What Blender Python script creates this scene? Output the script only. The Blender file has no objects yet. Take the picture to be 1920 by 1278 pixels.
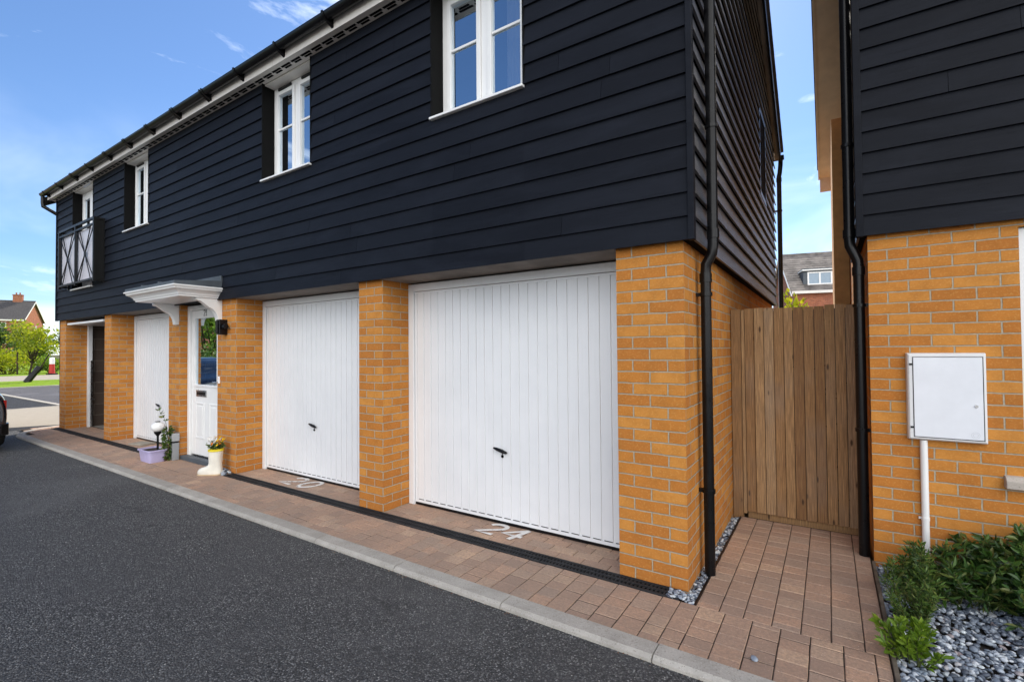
import bpy, math, random
import numpy as np
from mathutils import Vector, Matrix
rnd = random.Random(7)
S = bpy.context.scene
COL = S.collection
R = math.radians

# ------------------------------------------------------------------ helpers
class MB:
    """collects faces (own vertices per face group) for ONE mesh object"""
    def __init__(s): s.v=[]; s.f=[]; s.uv=[]; s.m=[]
    def face(s, pts, uv=None, off=(0,0,0), m=0):
        b=len(s.v); s.v += [tuple(p) for p in pts]; s.f.append(tuple(range(b,b+len(pts)))); s.m.append(m)
        if uv is None:
            a=Vector(pts[1])-Vector(pts[0]); c=Vector(pts[-1])-Vector(pts[0]); n=a.cross(c)
            ax,ay,az=abs(n.x),abs(n.y),abs(n.z)
            if ax>=ay and ax>=az: uv=[(p[1]+off[1],p[2]+off[2]) for p in pts]
            elif ay>=az: uv=[(p[0]+off[0],p[2]+off[2]) for p in pts]
            else: uv=[(p[0]+off[0],p[1]+off[1]) for p in pts]
        s.uv += uv
    def shared(s, verts, faces, m=0, uvs=None):
        b=len(s.v); s.v += [tuple(p) for p in verts]
        for k,f in enumerate(faces):
            s.f.append(tuple(i+b for i in f)); s.m.append(m)
            if uvs: s.uv += [uvs[i] for i in f]
            else: s.uv += [(verts[i][0]+verts[i][1]*.7, verts[i][2]) for i in f]
    def box(s, x0,x1,y0,y1,z0,z1, off=(0,0,0), m=0, skip=''):
        V=[(x0,y0,z0),(x1,y0,z0),(x1,y1,z0),(x0,y1,z0),(x0,y0,z1),(x1,y0,z1),(x1,y1,z1),(x0,y1,z1)]
        F=[('b',(0,3,2,1)),('t',(4,5,6,7)),('f',(0,1,5,4)),('r',(1,2,6,5)),('k',(2,3,7,6)),('l',(3,0,4,7))]
        for k,f in F:
            if k not in skip: s.face([V[i] for i in f], off=off, m=m)
    def solid(s, x0,x1,y0,y1,z0,z1, m=0, M=None):
        """box with shared vertices (bevels cleanly)"""
        V=[(x0,y0,z0),(x1,y0,z0),(x1,y1,z0),(x0,y1,z0),(x0,y0,z1),(x1,y0,z1),(x1,y1,z1),(x0,y1,z1)]
        if M is not None: V=[tuple(M@Vector(p)) for p in V]
        s.shared(V,[(0,3,2,1),(4,5,6,7),(0,1,5,4),(1,2,6,5),(2,3,7,6),(3,0,4,7)],m)
    def prism(s, prof, fn, a, b, m=0, caps=True):
        """extrude closed 2-D profile from a to b; fn(u,v,w)->xyz"""
        n=len(prof); V=[fn(u,v,a) for u,v in prof]+[fn(u,v,b) for u,v in prof]
        F=[(i,(i+1)%n,n+(i+1)%n,n+i) for i in range(n)]
        if caps: F+= [tuple(range(n))[::-1], tuple(range(n,2*n))]
        s.shared(V,F,m)
    def tube(s, pts, r, n=12, m=0, caps=True):
        pts=[Vector(p) for p in pts]; k=len(pts); V=[];F=[]
        rs = r if isinstance(r,(list,tuple)) else [r]*k
        up=None
        for i,p in enumerate(pts):
            if i==0: t=(pts[1]-p)
            elif i==k-1: t=(p-pts[i-1])
            else: t=(pts[i+1]-p).normalized()+(p-pts[i-1]).normalized()
            t.normalize()
            if up is None:
                up=Vector((0,0,1)) if abs(t.z)<.9 else Vector((1,0,0))
            a=t.cross(up); a.normalize(); b=t.cross(a); up=-b if False else up
            if abs(t.dot(up))>.95: up=Vector((0,1,0)) if abs(t.y)<.9 else Vector((1,0,0)); a=t.cross(up).normalized(); b=t.cross(a)
            # keep frames aligned
            if i>0:
                a=(pa-t*pa.dot(t)).normalized(); b=t.cross(a)
            pa=a
            sc=1.0
            if 0<i<k-1:
                c=(pts[i+1]-p).normalized().dot((p-pts[i-1]).normalized()); sc=1/max(.6,math.sqrt((1+c)/2))
            for j in range(n):
                an=2*math.pi*j/n
                V.append(p+(a*math.cos(an)+b*math.sin(an))*rs[i]*(sc if sc<1.3 else 1.15))
        for i in range(k-1):
            for j in range(n): F.append((i*n+j,i*n+(j+1)%n,(i+1)*n+(j+1)%n,(i+1)*n+j))
        if caps: F += [tuple(range(n))[::-1], tuple(range((k-1)*n,k*n))]
        s.shared([tuple(v) for v in V],F,m)
    def lathe(s, prof, c=(0,0,0), n=24, m=0, M=None):
        V=[];F=[];k=len(prof)
        for r,z in prof:
            for j in range(n):
                a=2*math.pi*j/n; p=Vector((r*math.cos(a),r*math.sin(a),z))
                if M is not None: p=M@p
                V.append(tuple(p+Vector(c)))
        for i in range(k-1):
            for j in range(n): F.append((i*n+j,i*n+(j+1)%n,(i+1)*n+(j+1)%n,(i+1)*n+j))
        if prof[0][0]>1e-6: F.append(tuple(range(n))[::-1])
        if prof[-1][0]>1e-6: F.append(tuple(range((k-1)*n,k*n)))
        s.shared(V,F,m)
    def loft(s, secs, m=0, cap=True):
        n=len(secs[0]); V=[p for q in secs for p in q]; F=[]
        for i in range(len(secs)-1):
            for j in range(n): F.append((i*n+j,i*n+(j+1)%n,(i+1)*n+(j+1)%n,(i+1)*n+j))
        if cap: F += [tuple(range(n))[::-1], tuple(range((len(secs)-1)*n,len(secs)*n))]
        s.shared(V,F,m)
    def build(s, name, mats, parent=None, smooth=False, bevel=0, seg=2, loc=None, autosmooth=None):
        me=bpy.data.meshes.new(name); me.from_pydata(s.v,[],s.f)
        uvl=me.uv_layers.new(name='UVMap')
        uvl.data.foreach_set('uv',np.array(s.uv,dtype=np.float32).ravel())
        if not isinstance(mats,(list,tuple)): mats=[mats]
        for m in mats: me.materials.append(m)
        me.polygons.foreach_set('material_index',s.m)
        if smooth: me.polygons.foreach_set('use_smooth',[True]*len(s.f))
        me.update()
        if autosmooth is not None:
            me.polygons.foreach_set('use_smooth',[True]*len(s.f))
            try: me.set_sharp_from_angle(angle=autosmooth)
            except Exception: pass
        o=bpy.data.objects.new(name,me); COL.objects.link(o)
        if parent is not None: o.parent=parent
        if loc is not None: o.location=loc
        if bevel:
            b=o.modifiers.new('Bevel','BEVEL'); b.width=bevel; b.segments=seg; b.limit_method='ANGLE'; b.angle_limit=R(35)
            b.harden_normals=False
        return o

def tag(o, label=None, cat=None, group=None, kind=None):
    if label: o['label']=label
    if cat: o['category']=cat
    if group: o['group']=group
    if kind: o['kind']=kind
    return o
def empty(name, loc=(0,0,0), rz=0, **k):
    o=bpy.data.objects.new(name,None); COL.objects.link(o); o.location=loc; o.rotation_euler=(0,0,rz)
    o.empty_display_size=.2
    return tag(o,**k)

# ------------------------------------------------------------------ node helpers
class NT:
    def __init__(s,name):
        s.mat=bpy.data.materials.new(name); s.mat.use_nodes=True; s.t=s.mat.node_tree; s.t.nodes.clear()
        s.out=s.n('ShaderNodeOutputMaterial'); s.p=s.n('ShaderNodeBsdfPrincipled'); s.l(s.p.outputs[0],s.out.inputs[0])
    def n(s,t,**k):
        o=s.t.nodes.new(t)
        for a,b in k.items(): setattr(o,a,b)
        return o
    def l(s,a,b): s.t.links.new(a,b)
    def set(s,**k):
        N={'base':'Base Color','rough':'Roughness','spec':'Specular IOR Level','metal':'Metallic','ior':'IOR','trans':'Transmission Weight','coat':'Coat Weight','sheen':'Sheen Weight','alpha':'Alpha','sss':'Subsurface Weight'}
        for a,v in k.items():
            i=s.p.inputs[N[a]]
            if hasattr(v,'is_linked') or isinstance(v,bpy.types.NodeSocket): s.l(v,i)
            elif a=='base': i.default_value=(*v,1)
            else: i.default_value=v
    def uv(s,scale=(1,1,1),loc=(0,0,0),kind='UV'):
        tc=s.n('ShaderNodeTexCoord'); mp=s.n('ShaderNodeMapping'); mp.inputs['Scale'].default_value=scale; mp.inputs['Location'].default_value=loc
        s.l(tc.outputs[kind],mp.inputs[0]); return mp.outputs[0]
    def noise(s,vec,scale=5,detail=3,rough=.55,dist=0):
        o=s.n('ShaderNodeTexNoise'); o.inputs['Scale'].default_value=scale; o.inputs['Detail'].default_value=detail; o.inputs['Roughness'].default_value=rough; o.inputs['Distortion'].default_value=dist
        s.l(vec,o.inputs['Vector']); return o.outputs['Fac']
    def ramp(s,fac,stops):
        o=s.n('ShaderNodeValToRGB'); e=o.color_ramp.elements
        while len(e)<len(stops): e.new(.5)
        for x,(p,c) in zip(e,stops): x.position=p; x.color=(*c,1) if len(c)==3 else c
        s.l(fac,o.inputs[0]); return o.outputs[0]
    def mix(s,fac,a,b,mode='MIX'):
        o=s.n('ShaderNodeMix',data_type='RGBA',blend_type=mode)
        for sock,v in ((o.inputs[0],fac),(o.inputs[6],a),(o.inputs[7],b)):
            if isinstance(v,bpy.types.NodeSocket): s.l(v,sock)
            elif isinstance(v,(int,float)): sock.default_value=v
            else: sock.default_value=(*v,1)
        return o.outputs[2]
    def math(s,op,a,b=0,clamp=False):
        o=s.n('ShaderNodeMath',operation=op,use_clamp=clamp)
        for i,v in enumerate((a,b)):
            if isinstance(v,bpy.types.NodeSocket): s.l(v,o.inputs[i])
            else: o.inputs[i].default_value=v
        return o.outputs[0]
    def island(s): return s.n('ShaderNodeNewGeometry').outputs['Random Per Island']
    def bump(s,h,strength=.5,dist=.01,prev=None):
        b=s.n('ShaderNodeBump'); b.inputs['Strength'].default_value=strength; b.inputs['Distance'].default_value=dist
        s.l(h,b.inputs['Height'])
        if prev is not None: s.l(prev,b.inputs['Normal'])
        s.l(b.outputs[0],s.p.inputs['Normal']); return b.outputs[0]

def plain(name, base, rough=.5, spec=.5, metal=0, vary=.06, nscale=6, bump=0, bscale=60, coat=0):
    m=NT(name); v=m.uv(kind='Object')
    nz=m.noise(v,nscale,4,.6)
    lo=tuple(c*(1-vary*1.6) for c in base); hi=tuple(min(1,c*(1+vary)) for c in base)
    m.set(base=m.ramp(nz,[(.3,lo),(.7,hi)]),rough=rough,spec=spec,metal=metal,coat=coat)
    m.set(rough=m.math('ADD',m.math('MULTIPLY',m.noise(v,nscale*3,3),.16),max(.02,rough-.08)))
    if bump: m.bump(m.noise(v,bscale,3),bump,.004)
    return m.mat

def brick_mat(name, c1, c2, mortar, vdist=.0035, dark=(.30,.13,.035)):
    m=NT(name); uv=m.uv()
    # slightly wobbly joints
    w=m.n('ShaderNodeTexNoise'); w.inputs['Scale'].default_value=14; w.inputs['Detail'].default_value=2; m.l(uv,w.inputs['Vector'])
    sub=m.n('ShaderNodeVectorMath',operation='SUBTRACT'); m.l(w.outputs['Color'],sub.inputs[0]); sub.inputs[1].default_value=(.5,.5,.5)
    sc=m.n('ShaderNodeVectorMath',operation='SCALE'); m.l(sub.outputs[0],sc.inputs[0]); sc.inputs['Scale'].default_value=.007
    ad=m.n('ShaderNodeVectorMath',operation='ADD'); m.l(uv,ad.inputs[0]); m.l(sc.outputs[0],ad.inputs[1])
    b=m.n('ShaderNodeTexBrick'); b.offset=.5; b.offset_frequency=2; b.squash=1
    b.inputs['Scale'].default_value=1; b.inputs['Brick Width'].default_value=.225; b.inputs['Row Height'].default_value=.075
    b.inputs['Mortar Size'].default_value=.0055; b.inputs['Mortar Smooth'].default_value=.35; b.inputs['Bias'].default_value=-.1
    b.inputs['Color1'].default_value=(0,0,0,1); b.inputs['Color2'].default_value=(1,1,1,1); b.inputs['Mortar'].default_value=(.5,.5,.5,1)
    m.l(ad.outputs[0],b.inputs['Vector'])
    tone=m.ramp(b.outputs['Color'],[(0,tuple(.5*(x+y) for x,y in zip(dark,c1))),(.3,c1),(.75,c2),(1,tuple(x*1.08 for x in c2))])
    n1=m.noise(uv,11,4,.65); n2=m.noise(uv,70,4,.7); n3=m.noise(uv,1.3,3)
    tone=m.mix(m.ramp(n1,[(.42,(0,0,0)),(.75,(.5,.5,.5))]),tone,tuple(x*.6 for x in c1))
    tone=m.mix(m.ramp(n2,[(.52,(0,0,0)),(.70,(.5,.5,.5))]),tone,(.66,.36,.11))
    tone=m.mix(m.ramp(n3,[(.35,(.12,.12,.12)),(.6,(0,0,0))]),tone,(.2,.09,.03))
    mo=m.mix(m.ramp(m.noise(uv,45,4),[(.35,(0,0,0)),(.7,(1,1,1))]),tuple(x*.75 for x in mortar),mortar)
    m.set(base=m.mix(b.outputs['Fac'],tone,mo),rough=.85,spec=.25)
    h=m.math('SUBTRACT',m.math('ADD',m.math('MULTIPLY',m.noise(uv,90,4,.7),.25),m.math('MULTIPLY',n1,.25)),b.outputs['Fac'])
    m.bump(h,.9,vdist*2)
    return m.mat

def board_mat(name, base, hi, rough, grain=.35, spec=.5):
    m=NT(name); uv=m.uv(scale=(1.2,34,1)); uv2=m.uv(scale=(1,1,1)); isl=m.island()
    g=m.noise(uv,3.2,6,.65,1.2); f=m.noise(m.uv(scale=(3,160,1)),3,4,.7)
    k=m.math('ADD',m.math('MULTIPLY',isl,.7),m.math('MULTIPLY',m.noise(uv2,1.1,4),.6))
    c=m.ramp(k,[(.2,base),(.85,hi)])
    c=m.mix(m.ramp(m.noise(uv2,150,2,.5),[(.78,(0,0,0)),(.84,(.35,.35,.35))]),c,(.16,.17,.19))   # specks of dust
    c=m.mix(m.ramp(m.noise(m.uv(scale=(.5,2.2,1)),1.6,6,.7,.6),[(.46,(0,0,0)),(.74,(.5,.5,.5))]),c,tuple(x*1.9+.002 for x in hi))
    m.set(base=m.mix(m.ramp(g,[(.52,(0,0,0)),(.78,(.6,.6,.6))]),c,tuple(x*.5 for x in base)),spec=spec)
    m.set(rough=m.math('ADD',m.math('MULTIPLY',g,.22),rough-.1))
    m.bump(m.math('ADD',g,m.math('MULTIPLY',f,.5)),grain,.004)
    return m.mat

BRICK=brick_mat('orange_brick',(.50,.186,.032),(.57,.242,.048),(.45,.385,.285),dark=(.41,.14,.028))
REDBRICK=brick_mat('red_brick',(.30,.085,.045),(.40,.125,.065),(.42,.33,.27),dark=(.2,.06,.04))
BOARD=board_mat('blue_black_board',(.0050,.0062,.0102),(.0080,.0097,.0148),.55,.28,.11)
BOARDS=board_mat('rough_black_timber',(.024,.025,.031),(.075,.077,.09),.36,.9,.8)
WHITE=plain('white_upvc',(.80,.80,.79),.32,.5,vary=.03,nscale=3)
def door_mat():
    m=NT('white_garage_steel'); uv=m.uv(kind='Object')
    c=m.ramp(m.noise(uv,1.4,4,.6),[(.3,(.71,.72,.735)),(.7,(.785,.79,.80))])
    c=m.mix(m.ramp(m.noise(m.uv(scale=(30,30,1.5),kind='Object'),1,4,.7),[(.55,(0,0,0)),(.8,(.16,.16,.16))]),c,(.50,.48,.45))
    c=m.mix(m.ramp(m.noise(uv,120,2,.5),[(.74,(0,0,0)),(.80,(.6,.6,.6))]),c,(.42,.38,.34))
    m.set(base=c,spec=.5,rough=m.math('ADD',m.math('MULTIPLY',m.noise(uv,5,3),.2),.26))
    m.bump(m.noise(uv,2.2,2),.25,.02); return m.mat
DOORW=door_mat()
CREAM=plain('white_fascia',(.74,.70,.65),.35,.5,vary=.05,nscale=2)
BLACK=plain('black_plastic',(.0045,.0045,.0055),.30,.28,vary=.2)
IRON=plain('black_iron',(.006,.0065,.007),.4,.28,vary=.2)
PITCH=plain('pitch_black',(.002,.002,.002),1,.0)
DRAINM=plain('drain_black',(.032,.032,.034),.7,.12,vary=.2)
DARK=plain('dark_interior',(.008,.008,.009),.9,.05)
LEAD=plain('lead_grey',(.075,.09,.105),.55,.4,vary=.15,nscale=4)
SOFF=plain('grey_board',(.20,.18,.16),.8,.2,vary=.2,nscale=3)
CONC=plain('concrete_floor',(.30,.28,.25),.7,.3,vary=.3,nscale=2)
TILE=plain('roof_tile',(.075,.07,.07),.75,.3,vary=.3,nscale=8)
TILE2=plain('roof_slate',(.20,.175,.155),.8,.3,vary=.35,nscale=1.5)
STEEL=plain('brushed_steel',(.55,.55,.55),.28,.5,metal=1,vary=.05)
TANW=plain('painted_sunlit_wall',(.62,.36,.15),.8,.2,vary=.12,nscale=6)  # pale tan puts the sunlight on the rear brick into the colour

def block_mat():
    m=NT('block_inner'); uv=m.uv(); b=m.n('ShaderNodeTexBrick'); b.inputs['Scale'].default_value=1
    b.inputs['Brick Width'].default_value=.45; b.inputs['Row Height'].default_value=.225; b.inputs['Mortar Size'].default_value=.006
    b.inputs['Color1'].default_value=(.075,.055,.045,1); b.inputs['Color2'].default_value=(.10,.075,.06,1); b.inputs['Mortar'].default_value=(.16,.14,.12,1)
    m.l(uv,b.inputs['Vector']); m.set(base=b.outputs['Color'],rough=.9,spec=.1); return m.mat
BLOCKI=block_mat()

def paver_mat():
    m=NT('clay_paver'); uv=m.uv(kind='Object'); isl=m.island()
    c=m.ramp(isl,[(0,(.38,.255,.185)),(.3,(.47,.305,.212)),(.65,(.54,.335,.222)),(.85,(.43,.305,.225)),(1,(.60,.40,.265))])
    c=m.mix(m.ramp(m.noise(uv,55,4,.7),[(.38,(.55,.55,.55)),(.6,(0,0,0))]),c,(.24,.17,.135))
    c=m.mix(m.ramp(m.noise(uv,150,2,.6),[(.63,(0,0,0)),(.72,(.7,.7,.7))]),c,(.70,.60,.50))
    c=m.mix(m.ramp(m.noise(uv,1.6,4,.6),[(.42,(.45,.45,.45)),(.62,(0,0,0))]),c,(.26,.195,.155))
    m.set(base=c,rough=.85,spec=.25); m.bump(m.noise(uv,95,4,.75),.65,.006); return m.mat
PAVER=paver_mat()
SAND=plain('joint_sand',(.055,.042,.032),.95,.1,vary=.3,nscale=20)

def asphalt_mat(name,lo,mid,hi,worn):
    m=NT(name); uv=m.uv(kind='Object')
    vo=m.n('ShaderNodeTexVoronoi'); vo.inputs['Scale'].default_value=118; m.l(uv,vo.inputs['Vector'])
    bw=m.n('ShaderNodeRGBToBW'); m.l(vo.outputs['Color'],bw.inputs[0])
    c=m.ramp(bw.outputs[0],[(.18,lo),(.55,mid),(.82,hi),(.97,tuple(x*1.9 for x in hi))])
    c=m.mix(m.ramp(vo.outputs['Distance'],[(.35,(0,0,0)),(.75,(.85,.85,.85))]),c,tuple(x*.35 for x in lo))
    c=m.mix(m.ramp(m.noise(uv,.9,5,.6),[(.4,(.5,.5,.5)),(.66,(0,0,0))]),c,worn)
    c=m.mix(m.ramp(m.noise(uv,.38,6,.65,.8),[(.52,(0,0,0)),(.66,(.42,.42,.42))]),c,tuple(x*1.5 for x in mid))
    c=m.mix(m.ramp(m.noise(uv,2.3,4,.7,.5),[(.64,(0,0,0)),(.70,(.55,.55,.55))]),c,tuple(x*.55 for x in lo))
    m.set(base=c,rough=.78,spec=.35)
    m.bump(m.math('SUBTRACT',m.math('MULTIPLY',m.noise(uv,60,3),.4),vo.outputs['Distance']),.85,.012); return m.mat
ASPH=asphalt_mat('asphalt',(.050,.049,.049),(.100,.098,.097),(.26,.255,.245),(.078,.076,.076))
ASPH2=asphalt_mat('dark_asphalt',(.018,.018,.021),(.026,.027,.031),(.04,.04,.045),(.022,.022,.026))
ASPH3=asphalt_mat('worn_asphalt',(.08,.078,.085),(.11,.105,.115),(.15,.145,.15),(.10,.095,.10))
def stone_mat(name,a,b,sp):
    m=NT(name); uv=m.uv(kind='Object'); c=m.ramp(m.noise(uv,6,5,.65),[(.3,a),(.7,b)])
    c=m.mix(m.ramp(m.noise(uv,160,2,.6),[(.6,(0,0,0)),(.7,(.6,.6,.6))]),c,sp)
    c=m.mix(m.ramp(m.noise(uv,95,3,.7),[(.30,(.75,.75,.75)),(.43,(0,0,0))]),c,tuple(x*.45 for x in a))
    c=m.mix(m.math('MULTIPLY',m.island(),.45),c,tuple(x*.75 for x in a))
    m.set(base=c,rough=.85,spec=.25); m.bump(m.noise(uv,80,4,.7),.5,.006); return m.mat
KERB=stone_mat('kerb_concrete',(.34,.315,.275),(.49,.455,.405),(.66,.62,.56))
SILLST=stone_mat('cast_stone',(.42,.37,.32),(.52,.47,.41),(.55,.5,.45))
BEIGE=stone_mat('beige_surface',(.30,.265,.215),(.36,.32,.26),(.42,.37,.31))

def wood_mat():
    m=NT('weathered_timber'); uv=m.uv(scale=(22,.9,1)); isl=m.island()
    g=m.noise(uv,2.2,6,.6,1.4); f=m.noise(m.uv(scale=(110,2.2,1)),2,4,.7)
    c=m.ramp(m.math('ADD',m.math('MULTIPLY',isl,.75),m.math('MULTIPLY',g,.45)),[(.12,(.18,.088,.036)),(.45,(.33,.18,.075)),(.75,(.44,.265,.125)),(1,(.42,.295,.18))])
    c=m.mix(m.ramp(f,[(.45,(.6,.6,.6)),(.62,(0,0,0))]),c,(.085,.048,.028))
    kn=m.n('ShaderNodeTexVoronoi'); kn.inputs['Scale'].default_value=1; m.l(m.uv(scale=(9,3.2,1)),kn.inputs['Vector'])
    c=m.mix(m.ramp(kn.outputs['Distance'],[(.05,(.9,.9,.9)),(.11,(0,0,0))]),c,(.045,.024,.014))
    c=m.mix(m.ramp(m.noise(m.uv(),1.1,4),[(.5,(0,0,0)),(.75,(.4,.4,.4))]),c,(.22,.19,.165))
    m.set(base=c,rough=.75,spec=.25); m.bump(m.math('ADD',f,g),.5,.004); return m.mat
WOOD=wood_mat()

def pebble_mat():
    m=NT('slate_pebble'); isl=m.island(); uv=m.uv(kind='Object')
    c=m.ramp(isl,[(0,(.04,.05,.07)),(.25,(.12,.15,.195)),(.5,(.24,.285,.345)),(.72,(.42,.47,.53)),(.88,(.72,.75,.78)),(.96,(.62,.68,.70)),(1,(.36,.27,.26))])
    c=m.mix(m.ramp(m.noise(uv,60,4),[(.4,(.35,.35,.35)),(.65,(0,0,0))]),c,(.12,.13,.16))
    m.set(base=c,rough=.5,spec=.4); return m.mat
PEB=pebble_mat(); EMBED=0

def leaf_mat(name, cols, trans=.35, rough=.45):
    m=NT(name); isl=m.island()
    n=len(cols); c=m.ramp(isl,[(i/(n-1),k) for i,k in enumerate(cols)])
    m.set(base=c,rough=rough,spec=.4)
    tr=m.n('ShaderNodeBsdfTranslucent'); m.l(m.mix(1.0,c,(1.25,1.2,.55),'MULTIPLY'),tr.inputs[0])
    mx=m.n('ShaderNodeMixShader'); mx.inputs[0].default_value=trans
    m.l(m.p.outputs[0],mx.inputs[1]); m.l(tr.outputs[0],mx.inputs[2]); m.l(mx.outputs[0],m.out.inputs[0]); return m.mat
LEAFD=leaf_mat('dark_green_leaf',[(.014,.036,.010),(.028,.068,.014),(.045,.105,.02),(.085,.16,.032),(.16,.17,.05)],.22,.34)
LEAFM=leaf_mat('mid_green_leaf',[(.022,.05,.012),(.045,.095,.018),(.08,.15,.028),(.12,.20,.04),(.20,.21,.06)],.28)
LEAFB=leaf_mat('bright_green_leaf',[(.06,.12,.012),(.11,.20,.016),(.18,.29,.025),(.25,.36,.04)],.38)
LEAFY=leaf_mat('yellow_green_leaf',[(.17,.22,.012),(.28,.33,.018),(.40,.43,.03)],.45)
BARK=plain('bark',(.055,.042,.03),.9,.1,vary=.4,nscale=20,bump=.6)
STEM=plain('green_stem',(.07,.085,.03),.8,.2,vary=.3)
def grass_mat():
    m=NT('lawn_grass'); uv=m.uv(kind='Object')
    m.set(base=m.ramp(m.noise(uv,2.5,6,.7),[(.3,(.11,.19,.012)),(.7,(.20,.29,.02))]),rough=.9,spec=.1); m.bump(m.noise(uv,40,3),.6,.03); return m.mat
GRASS=grass_mat()
EARTH=plain('earth',(.10,.10,.05),.95,.1,vary=.4,nscale=.3)

def glass_mat(name,refl,tint=(.9,.95,.93),rough=0.0):
    m=NT(name); t=m.t
    gl=m.n('ShaderNodeBsdfGlossy'); gl.inputs['Roughness'].default_value=rough; gl.inputs['Color'].default_value=(.80,.91,1,1)
    tr=m.n('ShaderNodeBsdfTransparent'); tr.inputs[0].default_value=(*tint,1)
    fr=m.n('ShaderNodeFresnel'); fr.inputs['IOR'].default_value=1.5
    f=m.math('ADD',m.math('MULTIPLY',fr.outputs[0],1.3),refl,True)
    nz=m.n('ShaderNodeBump'); nz.inputs['Strength'].default_value=.02; nz.inputs['Distance'].default_value=.02
    m.l(m.noise(m.uv(kind='Object'),1.4,1),nz.inputs['Height']); m.l(nz.outputs[0],gl.inputs['Normal'])
    mx=m.n('ShaderNodeMixShader'); m.l(f,mx.inputs[0]); m.l(tr.outputs[0],mx.inputs[1]); m.l(gl.outputs[0],mx.inputs[2]); m.l(mx.outputs[0],m.out.inputs[0])
    t.nodes.remove(m.p); return m.mat
GLASS=glass_mat('window_glass',.58)
DGLASS=glass_mat('door_glass',.62)
CARGLASS=plain('car_glass',(.02,.03,.035),.05,.8,vary=.1)
CARPAINT=plain('black_car_paint',(.010,.013,.02),.18,.6,vary=.1,coat=1)
RUBBER=plain('tyre_rubber',(.018,.018,.018),.8,.2,vary=.2)
REDL=plain('red_lens',(.35,.012,.012),.15,.6)
PAINTW=None
def road_paint(name,wear):
    m=NT(name); uv=m.uv(kind='Object'); n=m.noise(uv,26,3,.6)
    m.set(base=m.ramp(m.noise(uv,20,3),[(.3,(.66,.62,.58)),(.7,(.80,.77,.73))]),rough=.8)
    m.set(alpha=m.ramp(n,[(wear-.05,(0,0,0)),(wear+.05,(1,1,1))])); return m.mat
PAINTW=road_paint('white_road_paint',.30); PAINTF=road_paint('faded_road_paint',.37)

# ------------------------------------------------------------------ camera
yaw,pitch,roll,FPX=.583731981,.0190543786,-.00809682821,899.074368
CAM=Vector((.744790433,-3.07109835,1.49630739))
f=Vector((-math.sin(yaw)*math.cos(pitch),math.cos(yaw)*math.cos(pitch),math.sin(pitch)))
r=Vector((math.cos(yaw),math.sin(yaw),0)); u=r.cross(f)
r2=r*math.cos(roll)+u*math.sin(roll); u2=u*math.cos(roll)-r*math.sin(roll)
cam=bpy.data.cameras.new('camera'); co=bpy.data.objects.new('camera',cam); COL.objects.link(co)
co.matrix_world=Matrix(((r2.x,u2.x,-f.x,CAM.x),(r2.y,u2.y,-f.y,CAM.y),(r2.z,u2.z,-f.z,CAM.z),(0,0,0,1)))
cam.sensor_width=36; cam.lens=FPX/1920*36; cam.clip_start=.05; cam.clip_end=3000
S.camera=co

# ------------------------------------------------------------------ light
AZ,EL=R(-18),R(43); CLOUD_FILL=22
sv=Vector((math.sin(AZ)*math.cos(EL),math.cos(AZ)*math.cos(EL),math.sin(EL)))
sun=bpy.data.lights.new('sun','SUN'); sun.energy=3.2; sun.angle=R(.5); sun.color=(1,.93,.82)
so=bpy.data.objects.new('sun',sun); COL.objects.link(so); so.rotation_euler=sv.to_track_quat('Z','Y').to_euler()
W=bpy.data.worlds.new('World'); S.world=W; W.use_nodes=True; nt=W.node_tree; nt.nodes.clear()
def wn(t,**k):
    o=nt.nodes.new(t)
    for a,b in k.items(): setattr(o,a,b)
    return o
sky=wn('ShaderNodeTexSky'); sky.sky_type='NISHITA'; sky.sun_disc=False; sky.sun_elevation=EL; sky.sun_rotation=AZ
sky.air_density=1.0; sky.dust_density=.25; sky.ozone_density=7.5
tc=wn('ShaderNodeTexCoord'); mp=wn('ShaderNodeMapping'); mp.inputs['Scale'].default_value=(1.1,1.1,3.4); mp.inputs['Location'].default_value=(.35,.2,.1)
nt.links.new(tc.outputs['Generated'],mp.inputs[0])
cn=wn('ShaderNodeTexNoise'); cn.inputs['Scale'].default_value=2.1; cn.inputs['Detail'].default_value=8; cn.inputs['Roughness'].default_value=.6; cn.inputs['Distortion'].default_value=.6
nt.links.new(mp.outputs[0],cn.inputs['Vector'])
# added unseen bank of bright cloud opposite the sun, to fill the shaded front
dt=wn('ShaderNodeVectorMath',operation='DOT_PRODUCT'); nt.links.new(tc.outputs['Generated'],dt.inputs[0]); dt.inputs[1].default_value=(.62,-.78,.12)
mr=wn('ShaderNodeMapRange',interpolation_type='SMOOTHSTEP'); mr.inputs['From Min'].default_value=.30; mr.inputs['From Max'].default_value=.75; nt.links.new(dt.outputs['Value'],mr.inputs['Value'])
ml=wn('ShaderNodeMath',operation='MULTIPLY_ADD'); nt.links.new(mr.outputs[0],ml.inputs[0]); ml.inputs[1].default_value=.30; nt.links.new(cn.outputs['Fac'],ml.inputs[2])
cr=wn('ShaderNodeValToRGB'); cr.color_ramp.elements[0].position=.585; cr.color_ramp.elements[0].color=(0,0,0,1); cr.color_ramp.elements[1].position=.80; cr.color_ramp.elements[1].color=(.9,.9,.9,1)
nt.links.new(ml.outputs[0],cr.inputs[0])
cc=wn('ShaderNodeMix',data_type='RGBA'); nt.links.new(mr.outputs[0],cc.inputs[0]); cc.inputs[6].default_value=(13,13.4,14,1); cc.inputs[7].default_value=(CLOUD_FILL*1.0,CLOUD_FILL*.985,CLOUD_FILL*.96,1)
cm=wn('ShaderNodeMix',data_type='RGBA'); nt.links.new(cr.outputs[0],cm.inputs[0]); nt.links.new(sky.outputs[0],cm.inputs[6]); nt.links.new(cc.outputs[2],cm.inputs[7])
sp_=wn('ShaderNodeSeparateXYZ'); nt.links.new(tc.outputs['Generated'],sp_.inputs[0])
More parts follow.
